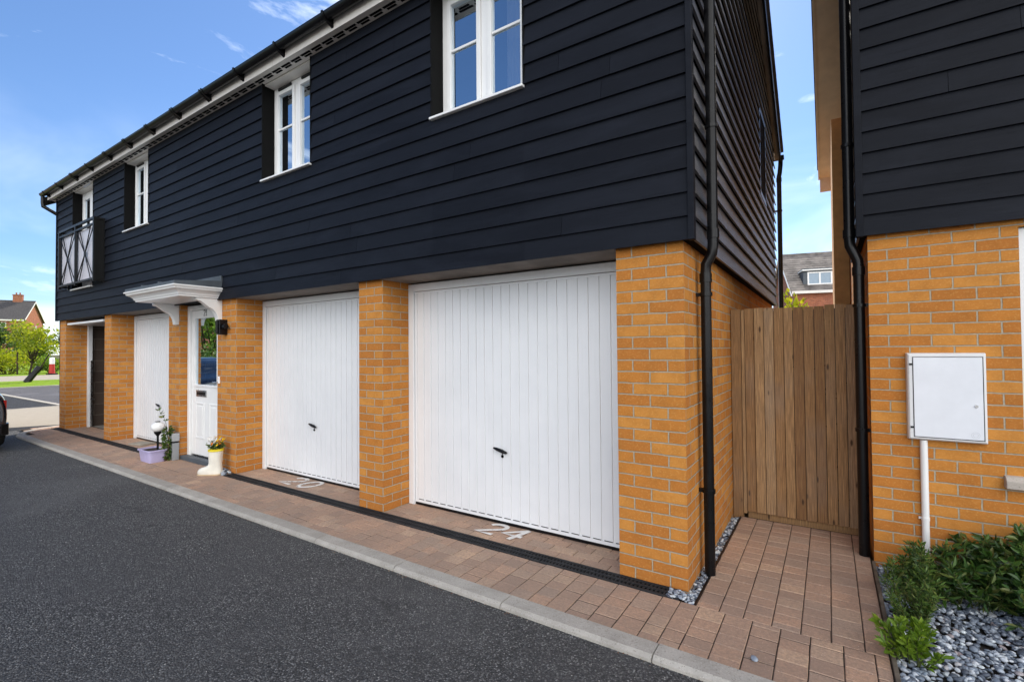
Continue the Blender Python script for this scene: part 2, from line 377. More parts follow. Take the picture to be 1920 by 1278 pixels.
lo_=wn('ShaderNodeMapRange',interpolation_type='SMOOTHSTEP'); lo_.inputs['From Min'].default_value=.42; lo_.inputs['From Max'].default_value=.02; nt.links.new(sp_.outputs['Z'],lo_.inputs['Value'])
n2=wn('ShaderNodeTexNoise'); n2.inputs['Scale'].default_value=1.5; n2.inputs['Detail'].default_value=5; n2.inputs['Roughness'].default_value=.55; n2.inputs['Distortion'].default_value=.9; nt.links.new(mp.outputs[0],n2.inputs['Vector'])
r2_=wn('ShaderNodeMapRange',interpolation_type='SMOOTHSTEP'); r2_.inputs['From Min'].default_value=.38; r2_.inputs['From Max'].default_value=.72; r2_.inputs['To Max'].default_value=.6; nt.links.new(n2.outputs['Fac'],r2_.inputs['Value'])
m2_=wn('ShaderNodeMath',operation='MULTIPLY'); nt.links.new(lo_.outputs[0],m2_.inputs[0]); nt.links.new(r2_.outputs[0],m2_.inputs[1])
c2_=wn('ShaderNodeMix',data_type='RGBA'); nt.links.new(m2_.outputs[0],c2_.inputs[0]); nt.links.new(cm.outputs[2],c2_.inputs[6]); c2_.inputs[7].default_value=(11.5,12,12.6,1); cm=c2_
bg=wn('ShaderNodeBackground'); bg.inputs[1].default_value=.078; nt.links.new(cm.outputs[2],bg.inputs[0])
wo=wn('ShaderNodeOutputWorld'); nt.links.new(bg.outputs[0],wo.inputs[0])
S.view_settings.view_transform='Standard'; S.view_settings.look='None'; S.view_settings.exposure=1.2; S.view_settings.gamma=1

# ------------------------------------------------------------------ ground
def sheet(name,x0,x1,y0,y1,z,m,kind='structure'):
    b=MB(); b.face([(x0,y0,z),(x1,y0,z),(x1,y1,z),(x0,y1,z)]); return tag(b.build(name,m),kind=kind)
sheet('ground',-900,900,-900,900,-.10,EARTH)
b=MB(); b.face([(-18,-60,-.028),(60,-60,-.028),(60,-.70,-.028),(-11.5,-.70,-.028),(-12.75,.3,-.028),(-12.75,1.36,-.028),(-18,1.36,-.028)]) ; tag(b.build('road',ASPH),kind='structure')
# sunlit pale table, dark side road, grey cross road
b=MB(); b.face([(-18,-3,-.018),(-14.6,-3,-.018),(-13.05,.13,-.018),(-13.05,1.35,-.018),(-18,1.35,-.018)]); tag(b.build('pavement',BEIGE),kind='structure')
b=MB(); b.face([(-14.7,-3,-.022),(-13.2,-3,-.022),(-12.75,.3,-.022),(-12.75,1.3,-.022),(-13.2,1.3,-.022)]); tag(b.build('tarmac_shade_strip',ASPH2),kind='structure')  # asphalt strip darkened by colour to stand for shade near the kerb
sheet('side_road',-29.5,-18.0,-60,1.35,-.024,ASPH2)
sheet('cross_road',-29.5,-12.4,1.47,90,-.024,ASPH3)
b=MB(); b.solid(-29.5,-13.0,1.35,1.47,-.08,.0); b.solid(-18.06,-17.98,-.25,1.35,-.08,-.012); tag(b.build('road_kerb',KERB),kind='structure')
b=MB(); b.solid(-29.7,-29.5,-60,90,-.08,.03); tag(b.build('verge_kerb',KERB),kind='structure')
tag(sheet('lawn',-37,-29.7,-60,90,.0,GRASS,'stuff'))
sheet('footpath',-46,-37,-60,90,-.004,BEIGE)
tag(sheet('far_lawn',-130,-46,-80,120,.0,GRASS,'stuff'))
sheet('back_yard',-20,8,5.7,60,-.03,BEIGE)

# kerb units along a path (straight then round the corner)
KY=-.735
def kerb():
    b=MB(); pts=[]
    b_w=.125
    x=9.0
    while x>-11.6:
        x1=max(x-.9,-11.6); h=rnd.uniform(-.002,.002)
        V=(x1+.003,x-.003); prof=[(KY,-.08),(KY,-.012),(KY+.022,.004+h),(KY+b_w,.004+h),(KY+b_w,-.08)]
        b.prism(prof,lambda q,z,w:(w,q,z),V[0],V[1]); x=x1
    # corner arc centre (-11.6,KY+1.3) radius 1.3 -> turning to +y
    cx,cy,rr=-11.6,KY+1.25,1.25; n=8
    for i in range(n):
        a0=R(270-90*i/n-.3); a1=R(270-90*(i+1)/n+.3)
        q=[]
        for a in (a0,a1):
            for rad,z in ((rr,-.08),(rr,-.012),(rr-.022,.004),(rr-b_w,.004),(rr-b_w,-.08)):
                q.append((cx+rad*math.cos(a),cy+rad*math.sin(a),z))
        b.shared(q,[(0,1,6,5),(1,2,7,6),(2,3,8,7),(3,4,9,8),(0,4,3,2,1),(5,6,7,8,9)])
    y=KY+1.25
    b.prism([(0,-.08),(0,-.012),(.022,.004),(b_w,.004),(b_w,-.08)],lambda q,z,w:(-12.85+q,w,z),y+.003,1.34)
    return tag(b.build('kerb',KERB),kind='structure')
kerb()

# individual clay pavers (one mesh, surface pattern)
def paving():
    b=MB(); T=.012
    def block(x0,x1,y0,y1,j=.0022,ang=0):
        if x1-x0<.025 or y1-y0<.025: return
        h=rnd.uniform(-.0010,.0014); k_=0 if x1-x0>.3 else 1; tx=rnd.uniform(-.0011,.0011)*k_; ty=rnd.uniform(-.0011,.0011)*k_
        x0+=j;x1-=j;y0+=j;y1-=j; c=.0032
        def z(x,y,d): return h+d+tx*(x-x0)/.1+ty*(y-y0)/.1
        o=[(x0,y0),(x1,y0),(x1,y1),(x0,y1)]; i=[(x0+c,y0+c),(x1-c,y0+c),(x1-c,y1-c),(x0+c,y1-c)]
        V=[(x,y,-T) for x,y in o]+[(x,y,z(x,y,-.0035)) for x,y in o]+[(x,y,z(x,y,0)) for x,y in i]
        F=[(8,9,10,11)]
        for k in range(4):
            n=(k+1)%4; F+=[(k,n,4+n,4+k),(4+k,4+n,8+n,8+k)]
        b.shared(V,F)
    SKIP=[]
    def columns(x0,x1,y0,y1,seed):
        q=random.Random(seed); x=x0
        while x<x1-.03:
            w=min(q.choice([.105,.125,.135,.14,.14]),x1-x)
            if x1-(x+w)<.04: w=x1-x
            y=y0-q.choice([0,.02,.035,.05])
            while y<y1-.01:
                l=q.choice([.095,.105,.105,.105,.12,.14]); a,c=max(y,y0),min(y+l,y1)
                if y1-c<.03: c=y1; l=y1-y
                y+=l
                if not any(x+w/2>s[0] and x+w/2<s[1] and (a+c)/2>s[2] and (a+c)/2<s[3] for s in SKIP): block(x,x+w,a,c)
            x+=w
    yk=KY+.127
    columns(-11.6,-6.98,yk,-.125,3); columns(-5.62,.965,yk,-.125,13); columns(-6.98,-5.62,yk,-.333,14); columns(-7.40,-6.985,-.125,-.001,15); columns(-5.615,-5.445,-.125,-.001,16)
    columns(.07,.965,-.125,1.64,4)
    # round the left corner
    columns(-12.72,-11.6,-.35,-.125,6); columns(-12.45,-11.6,-.5,-.35,8); columns(-12.72,-12.34,-.125,1.3,9)
    # recesses: stretcher rows along X
    def rows(x0,x1,y0,y1,seed):
        q=random.Random(seed); y=y0;k=0
        while y<y1-.02:
            x=x0-(.1 if k%2 else 0)-q.uniform(0,.01)
            while x<x1-.005:
                block(max(x,x0),min(x+.2,x1),y,min(y+.1,y1)); x+=.2
            y+=.1;k+=1
    for x0,x1 in BAYS: rows(x0,x1,0,.42,int(-x0*10))
    columns(-6.92,-5.84,-.0,.06,12)
    # the two flag slabs at the front door
    block(-6.98,-6.3,-.33,-.003,.004); block(-6.3,-5.62,-.33,-.003,.004)
    o=b.build('paving',PAVER); tag(o,kind='structure')
    s=MB(); zb=-.0036
    for x0,x1,y0,y1 in ((-11.6,.967,yk,-.124),(-7.41,-5.44,-.124,-.0005),(-11.95,-.44,-.0005,.42),(.073,.967,-.124,1.66),(-12.74,-11.6,-.5,-.124),(-12.74,-12.34,-.124,1.34)):
        s.face([(x0,y0,zb),(x1,y0,zb),(x1,y1,zb),(x0,y1,zb)])
    tag(s.build('paving_bed',SAND),kind='structure')
BAYS=[(-2.73,-.44),(-5.37,-3.066),(-9.53,-7.27),(-11.95,-9.83)]
paving()

# ------------------------------------------------------------------ main building
XL,YB,ZC,ZS=-12.30,5.60,2.16,4.61      # left end, back, underside of cladding, soffit
YR,ZR=2.77,6.50                        # ridge
SL=(ZR-4.66)/(YR+.26)
H=empty('garage_house',(0,0,0),label='two-storey house of dark blue-black boards over orange brick piers with garage doors',cat='house')

def pier(x0,x1,depth=.327,offx=None,back=None):
    b=MB(); b.box(x0,x1,0,depth,-.05,ZC+.045,off=(-x0+.005,.1125+.0,.05-.0) if offx is None else offx)
    # pattern: bottom row (z 0..0.075) must be row 0
    return b.build('brick_pier',BRICK,H)
def pier2(x0,x1,depth):
    b=MB(); z0,z1=-.05,ZC+.045
    offs=(-x0+.005,.1125,.0)
    b.face([(x0,0,z0),(x1,0,z0),(x1,0,z1),(x0,0,z1)],off=offs)
    b.face([(x1,0,z0),(x1,depth,z0),(x1,depth,z1),(x1,0,z1)],off=offs)
    b.face([(x0,depth,z0),(x0,0,z0),(x0,0,z1),(x0,depth,z1)],off=offs)
    b.face([(x0,0,z1),(x1,0,z1),(x1,depth,z1),(x0,depth,z1)],off=offs)
    b.face([(x1,depth,z0),(x0,depth,z0),(x0,depth,z1),(x1,depth,z1)],off=offs)
    return b.build('brick_pier',BRICK,H)
pier2(-.44,0,.40)
for a,c in ((-3.066,-2.73),(-5.84,-5.37),(-7.27,-6.92),(-9.83,-9.53),(XL,-11.95)): pier2(a,c,.40)
# flank, back and far-end brick walls
b=MB(); o=(0,.1125,0)
b.face([(0,.40,-.05),(0,YB,-.05),(0,YB,ZC+.04),(0,.40,ZC+.04)],off=o)
b.face([(0,YB,-.05),(XL,YB,-.05),(XL,YB,4.6),(0,YB,4.6)],off=o)
b.face([(XL,YB,-.05),(XL,.40,-.05),(XL,.40,4.6),(XL,YB,4.6)],off=o)
b.face([(XL,YB,4.6),(XL,-.0,4.6),(XL,YR,ZR-.1)],off=o)
b.face([(0,YB,4.6),(0,-.0,4.6),(0,YR,ZR-.1)],off=o)
b.build('brick_wall',BRICK,H)

# ---- boarding
def boarding(mb,u0,u1,z0,z1,pitch,P,openings,lip,plen,seed,u0f=None,u1f=None):
    """lapped boards; P(u,z,d)->xyz, d = how far proud"""
    q=random.Random(seed); i=0; z=z0
    while z<z1-.004:
        zt=min(z+pitch,z1)
        a0=u0 if u0f is None else u0f(zt); a1=u1 if u1f is None else u1f(zt)
        if a1-a0<.02: break
        # butt joints
        cuts=[a0]; x=a0+q.uniform(.4,plen)
        while x<a1-.3: cuts.append(x); x+=plen
        cuts.append(a1); wob=q.uniform(-.0012,.0012)
        for c0,c1 in zip(cuts,cuts[1:]):
            ro=q.uniform(0,60); c0g=c0+.0012; c1g=c1-.0012; tl=q.uniform(-.0008,.0008)
            segs=[]; edges=sorted(set([c0g,c1g]+[e for o in openings for e in o[:2] if c0g<e<c1g]))
            for e0,e1 in zip(edges,edges[1:]):
                m=(e0+e1)/2; zz=[(z,zt)]
                for oa,ob,za,zb in openings:
                    if oa<m<ob:
                        nz=[]
                        for s0,s1 in zz:
                            if s1<=za or s0>=zb: nz.append((s0,s1))
                            else:
                                if s0<za-.004: nz.append((s0,za))
                                if s1>zb+.004: nz.append((zb,s1))
                        zz=nz
                for s0,s1 in zz:
                    d0=lip*(1-(s0-z)/pitch)+wob; d1=lip*(1-(s1-z)/pitch)+wob*.3
                    n=max(1,int((e1-e0)/.8)); V=[];F=[];U=[]
                    for k in range(n+1):
                        uu=e0+(e1-e0)*k/n; dz=math.sin(uu*1.7+i)*.0008+tl
                        for zz2,d in ((s0+dz,d0-.016),(s0+dz,d0),(s1+dz*.3,d1),):
                            V.append(P(uu,zz2,d)); U.append((uu+ro,zz2+ro*.37))
                    for k in range(n):
                        a=k*3; F+=[(a,a+3,a+4,a+1),(a+1,a+4,a+5,a+2)]
                    F+=[(0,1,2),(n*3,n*3+2,n*3+1)]
                    mb.shared(V,F,0,U)
        z+=pitch;i+=1
WIN=[(-2.05,-1.13),(-4.69,-3.77),(-8.80,-7.87)]; ZW=3.475
FD=(-11.36,-10.26); ZF=2.72
ops=[(a,c,ZW,9) for a,c in WIN]+[(FD[0],FD[1],ZF,9)]
cl=MB(); YF=-.046
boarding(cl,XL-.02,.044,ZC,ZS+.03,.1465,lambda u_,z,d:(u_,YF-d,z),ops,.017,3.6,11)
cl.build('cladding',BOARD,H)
# backing behind the boards, with the same openings
bk=MB()
xs=sorted([XL-.015,.05]+[e for o in ops for e in o[:2]])
for a,c in zip(xs,xs[1:]):
    m=(a+c)/2; top=ZS+.05
    for o in ops:
        if o[0]<m<o[1]: top=o[2]-.005
    bk.box(a,c,YF+.002,.30,ZC+.012,top)
bk.build('wall_sheathing',DARK,H)
# board strip closing the underside
ub=MB(); ub.box(XL-.01,.05,-.044,.45,ZC+.046,ZC+.06); 
for a,c in BAYS: ub.box(a+.001,c-.001,-.043,.40,ZC+.003,ZC+.045)
ub.build('soffit_board',SOFF,H)
# flank boards, gable shaped
sc=MB(); XF=.052
zg=lambda z:(z-4.62)/SL
boarding(sc,.0,YB+.02,ZC,ZR-.1,.1465,lambda u_,z,d:(XF+d,u_,z),[(3.62,4.3,3.42,4.55)],.027,3.0,21,
    lambda z:max(-.03,-.26+(z-4.62)/SL-.0), lambda z:min(YB+.03,YR*2+.26-(z-4.62)/SL))
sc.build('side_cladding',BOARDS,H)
bb=MB(); bb.face([(.05,-.04,ZC+.01),(.05,YB+.02,ZC+.01),(.05,YB+.02,4.6),(.05,YR,ZR-.08),(.05,-.04,4.6)]); bb.face([(.05,-.04,ZC+.008),(.05,YB+.02,ZC+.008),(-.0,YB+.02,ZC+.008),(-.0,-.04,ZC+.008)]); bb.build('side_sheathing',DARK,H)
cb=MB(); cb.solid(.045,.082,-.075,-.022,ZC-.004,ZS+.03); cb.build('corner_board',BOARD,H,bevel=.003)
cb=MB(); cb.solid(XL-.05,XL-.018,-.072,-.02,ZC-.004,ZS+.03); cb.build('corner_board',BOARD,H,bevel=.003)

# ---- eaves
b=MB(); YFA=-.185
b.box(XL-.14,.17,YFA+.02,-.03,ZS+.0,ZS+.012); b.build('soffit',CREAM,H)
v=MB(); x=XL
while x<.1:                                     # ventilation slots along the soffit
    if not any(a-.02<x<c+.02 for a,c in []): 
        v.box(x,x+.155,-.128,-.104,ZS-.003,ZS-.0005); v.box(x+.02,x+.135,-.096,-.074,ZS-.003,ZS-.0005)
    x+=.18
v.build('soffit_vent',DARK,H)
b=MB(); x=XL-.16
while x<.19:
    x1=min(x+4.1,.19); b.solid(x,x1-.003,YFA,YFA+.02,ZS-.004,ZS+.15); x=x1
b.build('fascia',CREAM,H,bevel=.003)
# gutter
GY,GZ,GR=-.247,4.725,.053
prof=[]
for k in range(13):
    a=math.pi+math.pi*k/12; prof.append((GY+GR*math.cos(a),GZ+GR*math.sin(a)))
for k in range(12,-1,-1):
    a=math.pi+math.pi*k/12; prof.append((GY+(GR-.006)*math.cos(a),GZ+(GR-.006)*math.sin(a)))
b=MB(); b.prism(prof,lambda q,z,w:(w,q,z),XL-.20,.20)
gut=b.build('gutter',BLACK,H,autosmooth=R(40))
x=.05
while x>XL-.1:
    for w in ((0,.03),) if rnd.random()<.7 else ((0,.03),(.05,.08)):
        b=MB(); p2=[(GY+(q-GY)*1.2,GZ+(z-GZ)*1.2+.006) for q,z in prof[:13]]+[(GY+(q-GY)*1.0,GZ+(z-GZ)*1.0) for q,z in prof[12::-1]]
        b.prism(p2,lambda q,z,w_:(w_,q,z),x+w[0],x+w[1]); b.prism([(GY-.02,GZ-GR*1.1),(YFA-.001,GZ-GR-.045),(YFA-.001,GZ+.004),(GY+.03,GZ)],lambda q,z,w_:(w_,q,z),x+w[0],x+w[1])
        b.build('gutter_bracket',BLACK,gut)
    x-=.82
# roof
def roof_slab(name,x0,x1,yf,yb,yr,zr,sl,t,m,parent):
    b=MB(); n=int((yr-yf)/.28)+1
    for side in (0,1):
        ye=yf if side==0 else yb; L=abs(yr-ye)
        n=int(L/.27)
        for k in range(n):
            a=k/n; c=(k+1)/n
            ya=ye+(yr-ye)*a; yc=ye+(yr-ye)*c
            za=zr-abs(yr-ya)*sl; zc=zr-abs(yr-yc)*sl
            V=[(x0,ya,za-t),(x1,ya,za-t),(x1,ya,za+.02),(x0,ya,za+.02),(x0,yc,zc-t),(x1,yc,zc-t),(x1,yc,zc),(x0,yc,zc)]
            b.shared(V,[(0,1,2,3),(2,6,7,3),(1,5,6,2),(0,3,7,4),(0,4,5,1)])
    b.tube([(x0,yr,zr-.02),(x1,yr,zr-.02)],.09,10)
    return b.build(name,m,parent)
roof_slab('roof',XL-.19,.185,-.235,2*YR+.29,YR,ZR+.06,SL,.03,TILE,H)
# verge boards (dark) with soffit under overhang
for x0,x1 in ((.13,.155),(XL-.155,XL-.13)):
    b=MB()
    for ye in (-.24,2*YR+.24):
        za=ZR-abs(YR-ye)*SL
        pr=[(ye,za-.02),(YR,ZR-.02),(YR,ZR-.22),(ye,za-.2)]
        b.prism(pr,lambda q,z,w:(w,q,z),x0,x1)
    b.build('bargeboard',BLACK,H)
b=MB()
for ye in (-.2,2*YR+.2):
    za=ZR-abs(YR-ye)*SL-.17
    b.face([(.07,ye,za),(.135,ye,za),(.135,YR,ZR-.17),(.07,YR,ZR-.17)])
b.build('verge_soffit',SOFF,H)
b=MB(); b.box(XL-.14,.15,YB+.03,2*YR+.25,ZS,ZS+.02); b.box(XL-.14,.15,2*YR+.24,2*YR+.26,ZS-.01,ZS+.14); b.build('rear_fascia',CREAM,H)

# ---- downpipes
def downpipe(pts,r,clips,parent,wallx=None,name='downpipe',joints=()):
    b=MB(); b.tube(pts,r,16)
    for p in joints: b.tube([(p[0],p[1],p[2]-.03),(p[0],p[1],p[2]+.03)],r*1.17,16)
    o=b.build(name,BLACK,parent,autosmooth=R(40))
    for (x,y,z,wx) in clips:
        c=MB(); c.tube([(x,y,z-.012),(x,y,z+.012)],r*1.22,16)
        if wx<x: c.solid(wx,x-r*.9,y-.012,y+.012,z-.012,z+.012)
        else: c.solid(x+r*.9,wx,y-.012,y+.012,z-.012,z+.012)
        c.build('pipe_clip',BLACK,o)
    return o
PY_=.33
downpipe([(.062,PY_,-.01),(.062,PY_,2.00),(.066,PY_,2.06),(.104,PY_,2.13),(.111,PY_,2.18),(.113,PY_,4.3),(.12,.2,4.45),(.05,-.2,4.60)],.034,
    [(.062,PY_,.55,.0),(.062,PY_,1.86,.0),(.113,PY_,2.98,.075),(.113,PY_,4.0,.075)],H,joints=[(.113,PY_,2.26),(.062,PY_,1.97)])
downpipe([(.12,YB+.12,-.02),(.12,YB+.12,4.25),(.13,YB+.15,4.32),(.14,2*YR+.24,4.45),(.14,2*YR+.3,4.55)],.034,[(.12,YB+.12,3.7,.06),(.12,YB+.12,1.6,.0)],H,joints=[(.12,YB+.12,4.2)])
downpipe([(XL-.15,-.247,4.67),(XL-.15,-.247,4.54),(XL-.14,-.24,4.47),(XL-.07,-.05,4.34),(XL-.065,.02,4.30),(XL-.065,.05,0)],.034,[(XL-.065,.05,3.2,XL-.02)],H)
b=MB()
pr=[(2*YR+.31+.062*math.cos(math.pi+math.pi*k/10),4.62+.062*math.sin(math.pi+math.pi*k/10)) for k in range(11)]
b.prism(pr,lambda q,z,w:(w,q,z),XL-.2,.19); b.build('rear_gutter',BLACK,H)

# ---- windows
def window(x0,x1,z0,z1,yf,parent):
    """two-light casement; frame mesh with sill, glass, vents as sub-parts"""
    w=x1-x0; b=MB(); F=.055; d=.07; xm=x0+w*.5
    y0,y1=yf,yf+d
    b.solid(x0,x0+F,y0,y1,z0,z1); b.solid(x1-F,x1,y0,y1,z0,z1); b.solid(x0+F,x1-F,y0+.001,y1,z0,z0+F); b.solid(x0+F,x1-F,y0+.001,y1,z1-F,z1)
    b.solid(xm-.032,xm+.032,y0+.001,y1,z0+F,z1-F)
    s=.042
    lights=[]
    for a,c in ((x0+F,xm-.032),(xm+.032,x1-F)):
        a+=.002;c-=.002; za,zb=z0+F+.002,z1-F-.002
        b.solid(a,a+s,y0-.014,y0+.045,za,zb); b.solid(c-s,c,y0-.014,y0+.045,za,zb); b.solid(a+s,c-s,y0-.0135,y0+.045,za,za+s); b.solid(a+s,c-s,y0-.0135,y0+.045,zb-s,zb)
        zm=za+(zb-za)*.555
        b.solid(a+s,c-s,y0-.002,y0+.012,zm-.011,zm+.011); lights.append((a+s,c-s,za+s,zb-s))
    o=b.build('window',WHITE,parent,bevel=.004)
    g=MB()
    for a,c,za,zb in lights: g.face([(a,y0+.014,za),(c,y0+.014,za),(c,y0+.014,zb),(a,y0+.014,zb)])
    g.build('glass_pane',GLASS,o)
    g=MB(); g.solid(x0-.012,x1+.012,-.085,yf+.01,z0-.022,z0-.002); g.build('sill',WHITE,o,bevel=.004)
    for a,c in ((x0+.10,xm-.10),(xm+.10,x1-.10)):
        g=MB(); g.solid(a,c,y0-.016,y0-.0005,z1-.045,z1-.015); g.build('trickle_vent',BLACK,o,bevel=.004)
    return o
WY=.085
for k,(a,c) in enumerate(WIN):
    o=window(a+.004,c-.004,ZW+.004,ZS-.02,WY,H)
    # curtain edge inside
    g=MB(); x0,x1=(c-.34,c-.05)
    n=40; V=[];F=[]
    for i in range(n+1):
        x=x0+(x1-x0)*i/n; y=WY+.16+.018*math.sin(i*1.25)+.006*math.sin(i*2.9)
        V+=[(x,y,ZW+.02),(x,y,ZS-.05)]
    for i in range(n): F.append((2*i,2*i+2,2*i+3,2*i+1))
    g.shared(V,F); g.build('curtain',plain('pale_curtain',(.5,.48,.5),.9,.1) if k==0 else bpy.data.materials['pale_curtain'],o,smooth=True)
# reveals: dark timber linings left and right, white head
REV=plain('black_reveal',(.004,.004,.004),.7,.12)
for a,c,zb in [(a,c,ZW) for a,c in WIN]+[(FD[0],FD[1],ZF)]:
    for q0,q1 in ((a-.012,a+.003),(c-.003,c+.012)):
        m=MB(); m.box(q0,q1,-.060,WY+.002,zb,ZS-.0005); m.build('window_reveal',REV,H)
    m=MB(); m.box(a+.0035,c-.0035,-.028,WY+.07,ZS-.018,ZS-.001); m.build('window_head',CREAM,H)
# French door with Juliet balcony
b=MB(); x0,x1=FD[0]+.004,FD[1]-.004; F=.06; z0,z1=ZF+.004,ZS-.02; xm=(x0+x1)/2; y0=WY
b.solid(x0,x0+F,y0,y0+.07,z0,z1); b.solid(x1-F,x1,y0,y0+.07,z0,z1); b.solid(x0+F,x1-F,y0+.001,y0+.07,z1-F,z1); b.solid(x0+F,x1-F,y0+.001,y0+.07,z0,z0+F)
g=MB()
for a,c in ((x0+F+.002,xm-.002),(xm+.002,x1-F-.002)):
    s=.085
    b.solid(a,a+s,y0-.012,y0+.05,z0+F,z1-F); b.solid(c-s,c,y0-.012,y0+.05,z0+F,z1-F); b.solid(a+s,c-s,y0-.0115,y0+.05,z0+F,z0+F+s); b.solid(a+s,c-s,y0-.0115,y0+.05,z1-F-s,z1-F)
    g.face([(a+s,y0+.01,z0+F+s),(c-s,y0+.01,z0+F+s),(c-s,y0+.01,z1-F-s),(a+s,y0+.01,z1-F-s)])
o=b.build('french_door',WHITE,H,bevel=.004); g.build('glass_pane',GLASS,o)
g=MB(); g.solid(x0-.01,x1+.01,-.09,y0+.01,ZF-.022,ZF+.002); g.build('sill',WHITE,o,bevel=.004)
BX0,BX1,BZ0,BZ1,BY=-11.57,-9.69,2.73,3.82,-.19
b=MB(); t=.022
def bar(p,q,rad=.008): b.tube([p,q],rad,6)
for x in (BX0,(BX0+BX1)/2,BX1): b.solid(x-t,x+t,BY-.02,BY+.02,BZ0,BZ1)
for z,h in ((BZ1,.02),(BZ1-.10,.014),(BZ0+.05,.016)): b.solid(BX0,BX1,BY-.018,BY+.018,z-h,z+h)
for x in (BX0,BX1):
    b.solid(x-.018,x+.018,BY,-.058,BZ1-.02,BZ1+.012); b.solid(x-.018,x+.018,BY,-.058,BZ0+.03,BZ0+.06); b.solid(x-.03,x+.03,-.075,-.058,BZ0,BZ1)
for a,c in ((BX0+.03,(BX0+BX1)/2-.03),((BX0+BX1)/2+.03,BX1-.03)):
    za,zb=BZ0+.07,BZ1-.115; m=(a+c)/2; zm=(za+zb)/2; w=c-a
    for s in (0,1):
        xa,xc=(a,c) if s==0 else (c,a); dx=.16 if s==0 else -.16
        bar((xa,BY,za),(xc,BY,zb)); bar((xa+dx,BY,za),(xc-dx,BY,zb))
    b.lathe([(.045,-.006),(.055,0),(.045,.006)],(m,BY,zm),16,M=Matrix.Rotation(R(90),3,'X'))
    bar((a,BY,za),(a,BY,zb)); bar((c,BY,za),(c,BY,zb))
o=b.build('juliet_balcony',IRON,H)
g=MB(); g.solid(BX0+.03,BX1-.03,BY+.03,BY+.036,BZ0+.07,BZ1-.12); g.build('infill_panel',plain('pale_panel',(.58,.57,.62),.3,.5,vary=.03),o)
g=MB(); g.solid(BX1-.004,BX1+.0,BY+.0,-.06,BZ0,BZ1); g.build('side_screen',IRON,o)
# dark room behind the upper windows
b=MB(); x0,x1,y0,y1,z0,z1=XL+.1,-.12,.32,YB-.1,2.35,4.55
b.face([(x0,y1,z0),(x1,y1,z0),(x1,y1,z1),(x0,y1,z1)]); b.face([(x0,y0,z0),(x1,y0,z0),(x1,y1,z0),(x0,y1,z0)]); b.face([(x0,y0,z1),(x1,y0,z1),(x1,y1,z1),(x0,y1,z1)])
b.build('room_lining',plain('dim_room',(.12,.12,.13),.9,.1),H)

# ---- garage doors
def garage_door(x0,x1,parent,hx):
    y=.345; zt=2.15
    # frame
    pr=[]; fr=.07; a0,a1=x0+fr,x1-fr; n=23; pit=(a1-a0-.05)/n
    pts=[(a0+.004,0)]
    x=a0+.03
    pts.append((x,0))
    for k in range(n):
        g=.007
        pts+= [(x,0),(x+.0015,.007),(x+g,.007),(x+g+.0015,0)] if True else []
        # slight raised flute on one side
        pts+= [(x+pit*.86,0),(x+pit*.87,-.003),(x+pit*.985,-.003)]
        x+=pit
    pts.append((a1-.004,0))
    V=[];F=[];z0,z1=.055,zt-.095
    pts=[(min(p,a1-.004),d) for p,d in pts]
    for p,d in pts: V+=[(p,y+d,z0),(p,y+d,z1)]
    for i in range(len(pts)-1): F.append((2*i,2*i+2,2*i+3,2*i+1))
    b=MB(); b.shared(V,F)
    b.box(a0+.004,a1-.004,y-.002,y+.02,.028,.0545); b.box(a0+.004,a1-.004,y-.001,y+.02,z1+.0005,zt-.076)
    # pressed slots above the bottom rail
    d=b.build('garage_door',DOORW,parent)
    s=MB(); x=a0+.04
    for k in range(n): s.box(x+.012,x+pit-.012,y-.004,y-.0022,.0555,.0615); x+=pit
    s.box(a0,a1,y+.005,y+.03,.0,.03); s.build('bottom_seal',BLACK,d)
    f=MB(); f.solid(x0+.002,a0,y-.02,y+.05,.0,zt); f.solid(a1,x1-.002,y-.02,y+.05,.0,zt); f.solid(a0,a1,y-.019,y+.05,zt-.072,zt)
    f.build('frame',DOORW,d,bevel=.004)
    # handle: slanting black grip + lock
    h=MB(); M=Matrix.Translation((hx,y-.022,.635))@Matrix.Rotation(R(13),4,'Y')
    secs=[]
    for t_,rr in ((-.074,.004),(-.066,.009),(-.03,.0145),(0,.016),(.03,.016),(.062,.012),(.074,.005)):
        secs.append([tuple(M@Vector((t_,math.sin(a)*rr*.8,math.cos(a)*rr))) for a in [2*math.pi*j/10 for j in range(10)]])
    h.loft(secs); h.tube([(hx+.005,y-.02,.635),(hx+.005,y+.004,.635)],.008,8)
    h.build('handle',BLACK,d,smooth=True)
    l=MB(); l.lathe([(.0,-.004),(.0125,-.004),(.0125,.004)],(hx+.012,y-.003,.583),14,M=Matrix.Rotation(R(90),3,'X')); l.solid(hx+.009,hx+.015,y-.0055,y-.001,.598,.612)
    l.build('lock',PITCH,d)
    return d
garage_door(-2.73,-.44,H,-1.63); garage_door(-5.37,-3.066,H,-4.30); garage_door(-9.53,-7.27,H,-8.53)
# open bay at the far left: raised door, frame, block-lined interior
x0,x1=-11.95,-9.83
b=MB(); b.solid(x0+.09,x1-.09,.0,1.9,2.06,2.10); od=b.build('garage_door',DOORW,H,bevel=.004); tag(od,'white garage door raised open under the ceiling')
for q0,q1 in ((x0+.002,x0+.075),(x1-.075,x1-.002)):
    f=MB(); f.solid(q0,q1,.33,.40,0,2.15); f.build('frame_post',DOORW,od,bevel=.004)
f=MB(); f.solid(x0+.10,x0+.125,.36,.39,.0,1.35); f.solid(x0+.10,x0+.13,.36,.42,.55,.57); f.build('track',STEEL,od)
b=MB()
b.face([(x0,.40,-.02),(x0,5.4,-.02),(x0,5.4,2.2),(x0,.40,2.2)]); b.face([(x1,5.4,-.02),(x1,.40,-.02),(x1,.40,2.2),(x1,5.4,2.2)]); b.face([(x0,5.4,-.02),(x1,5.4,-.02),(x1,5.4,2.2),(x0,5.4,2.2)])
b.build('garage_interior_wall',BLOCKI,H)
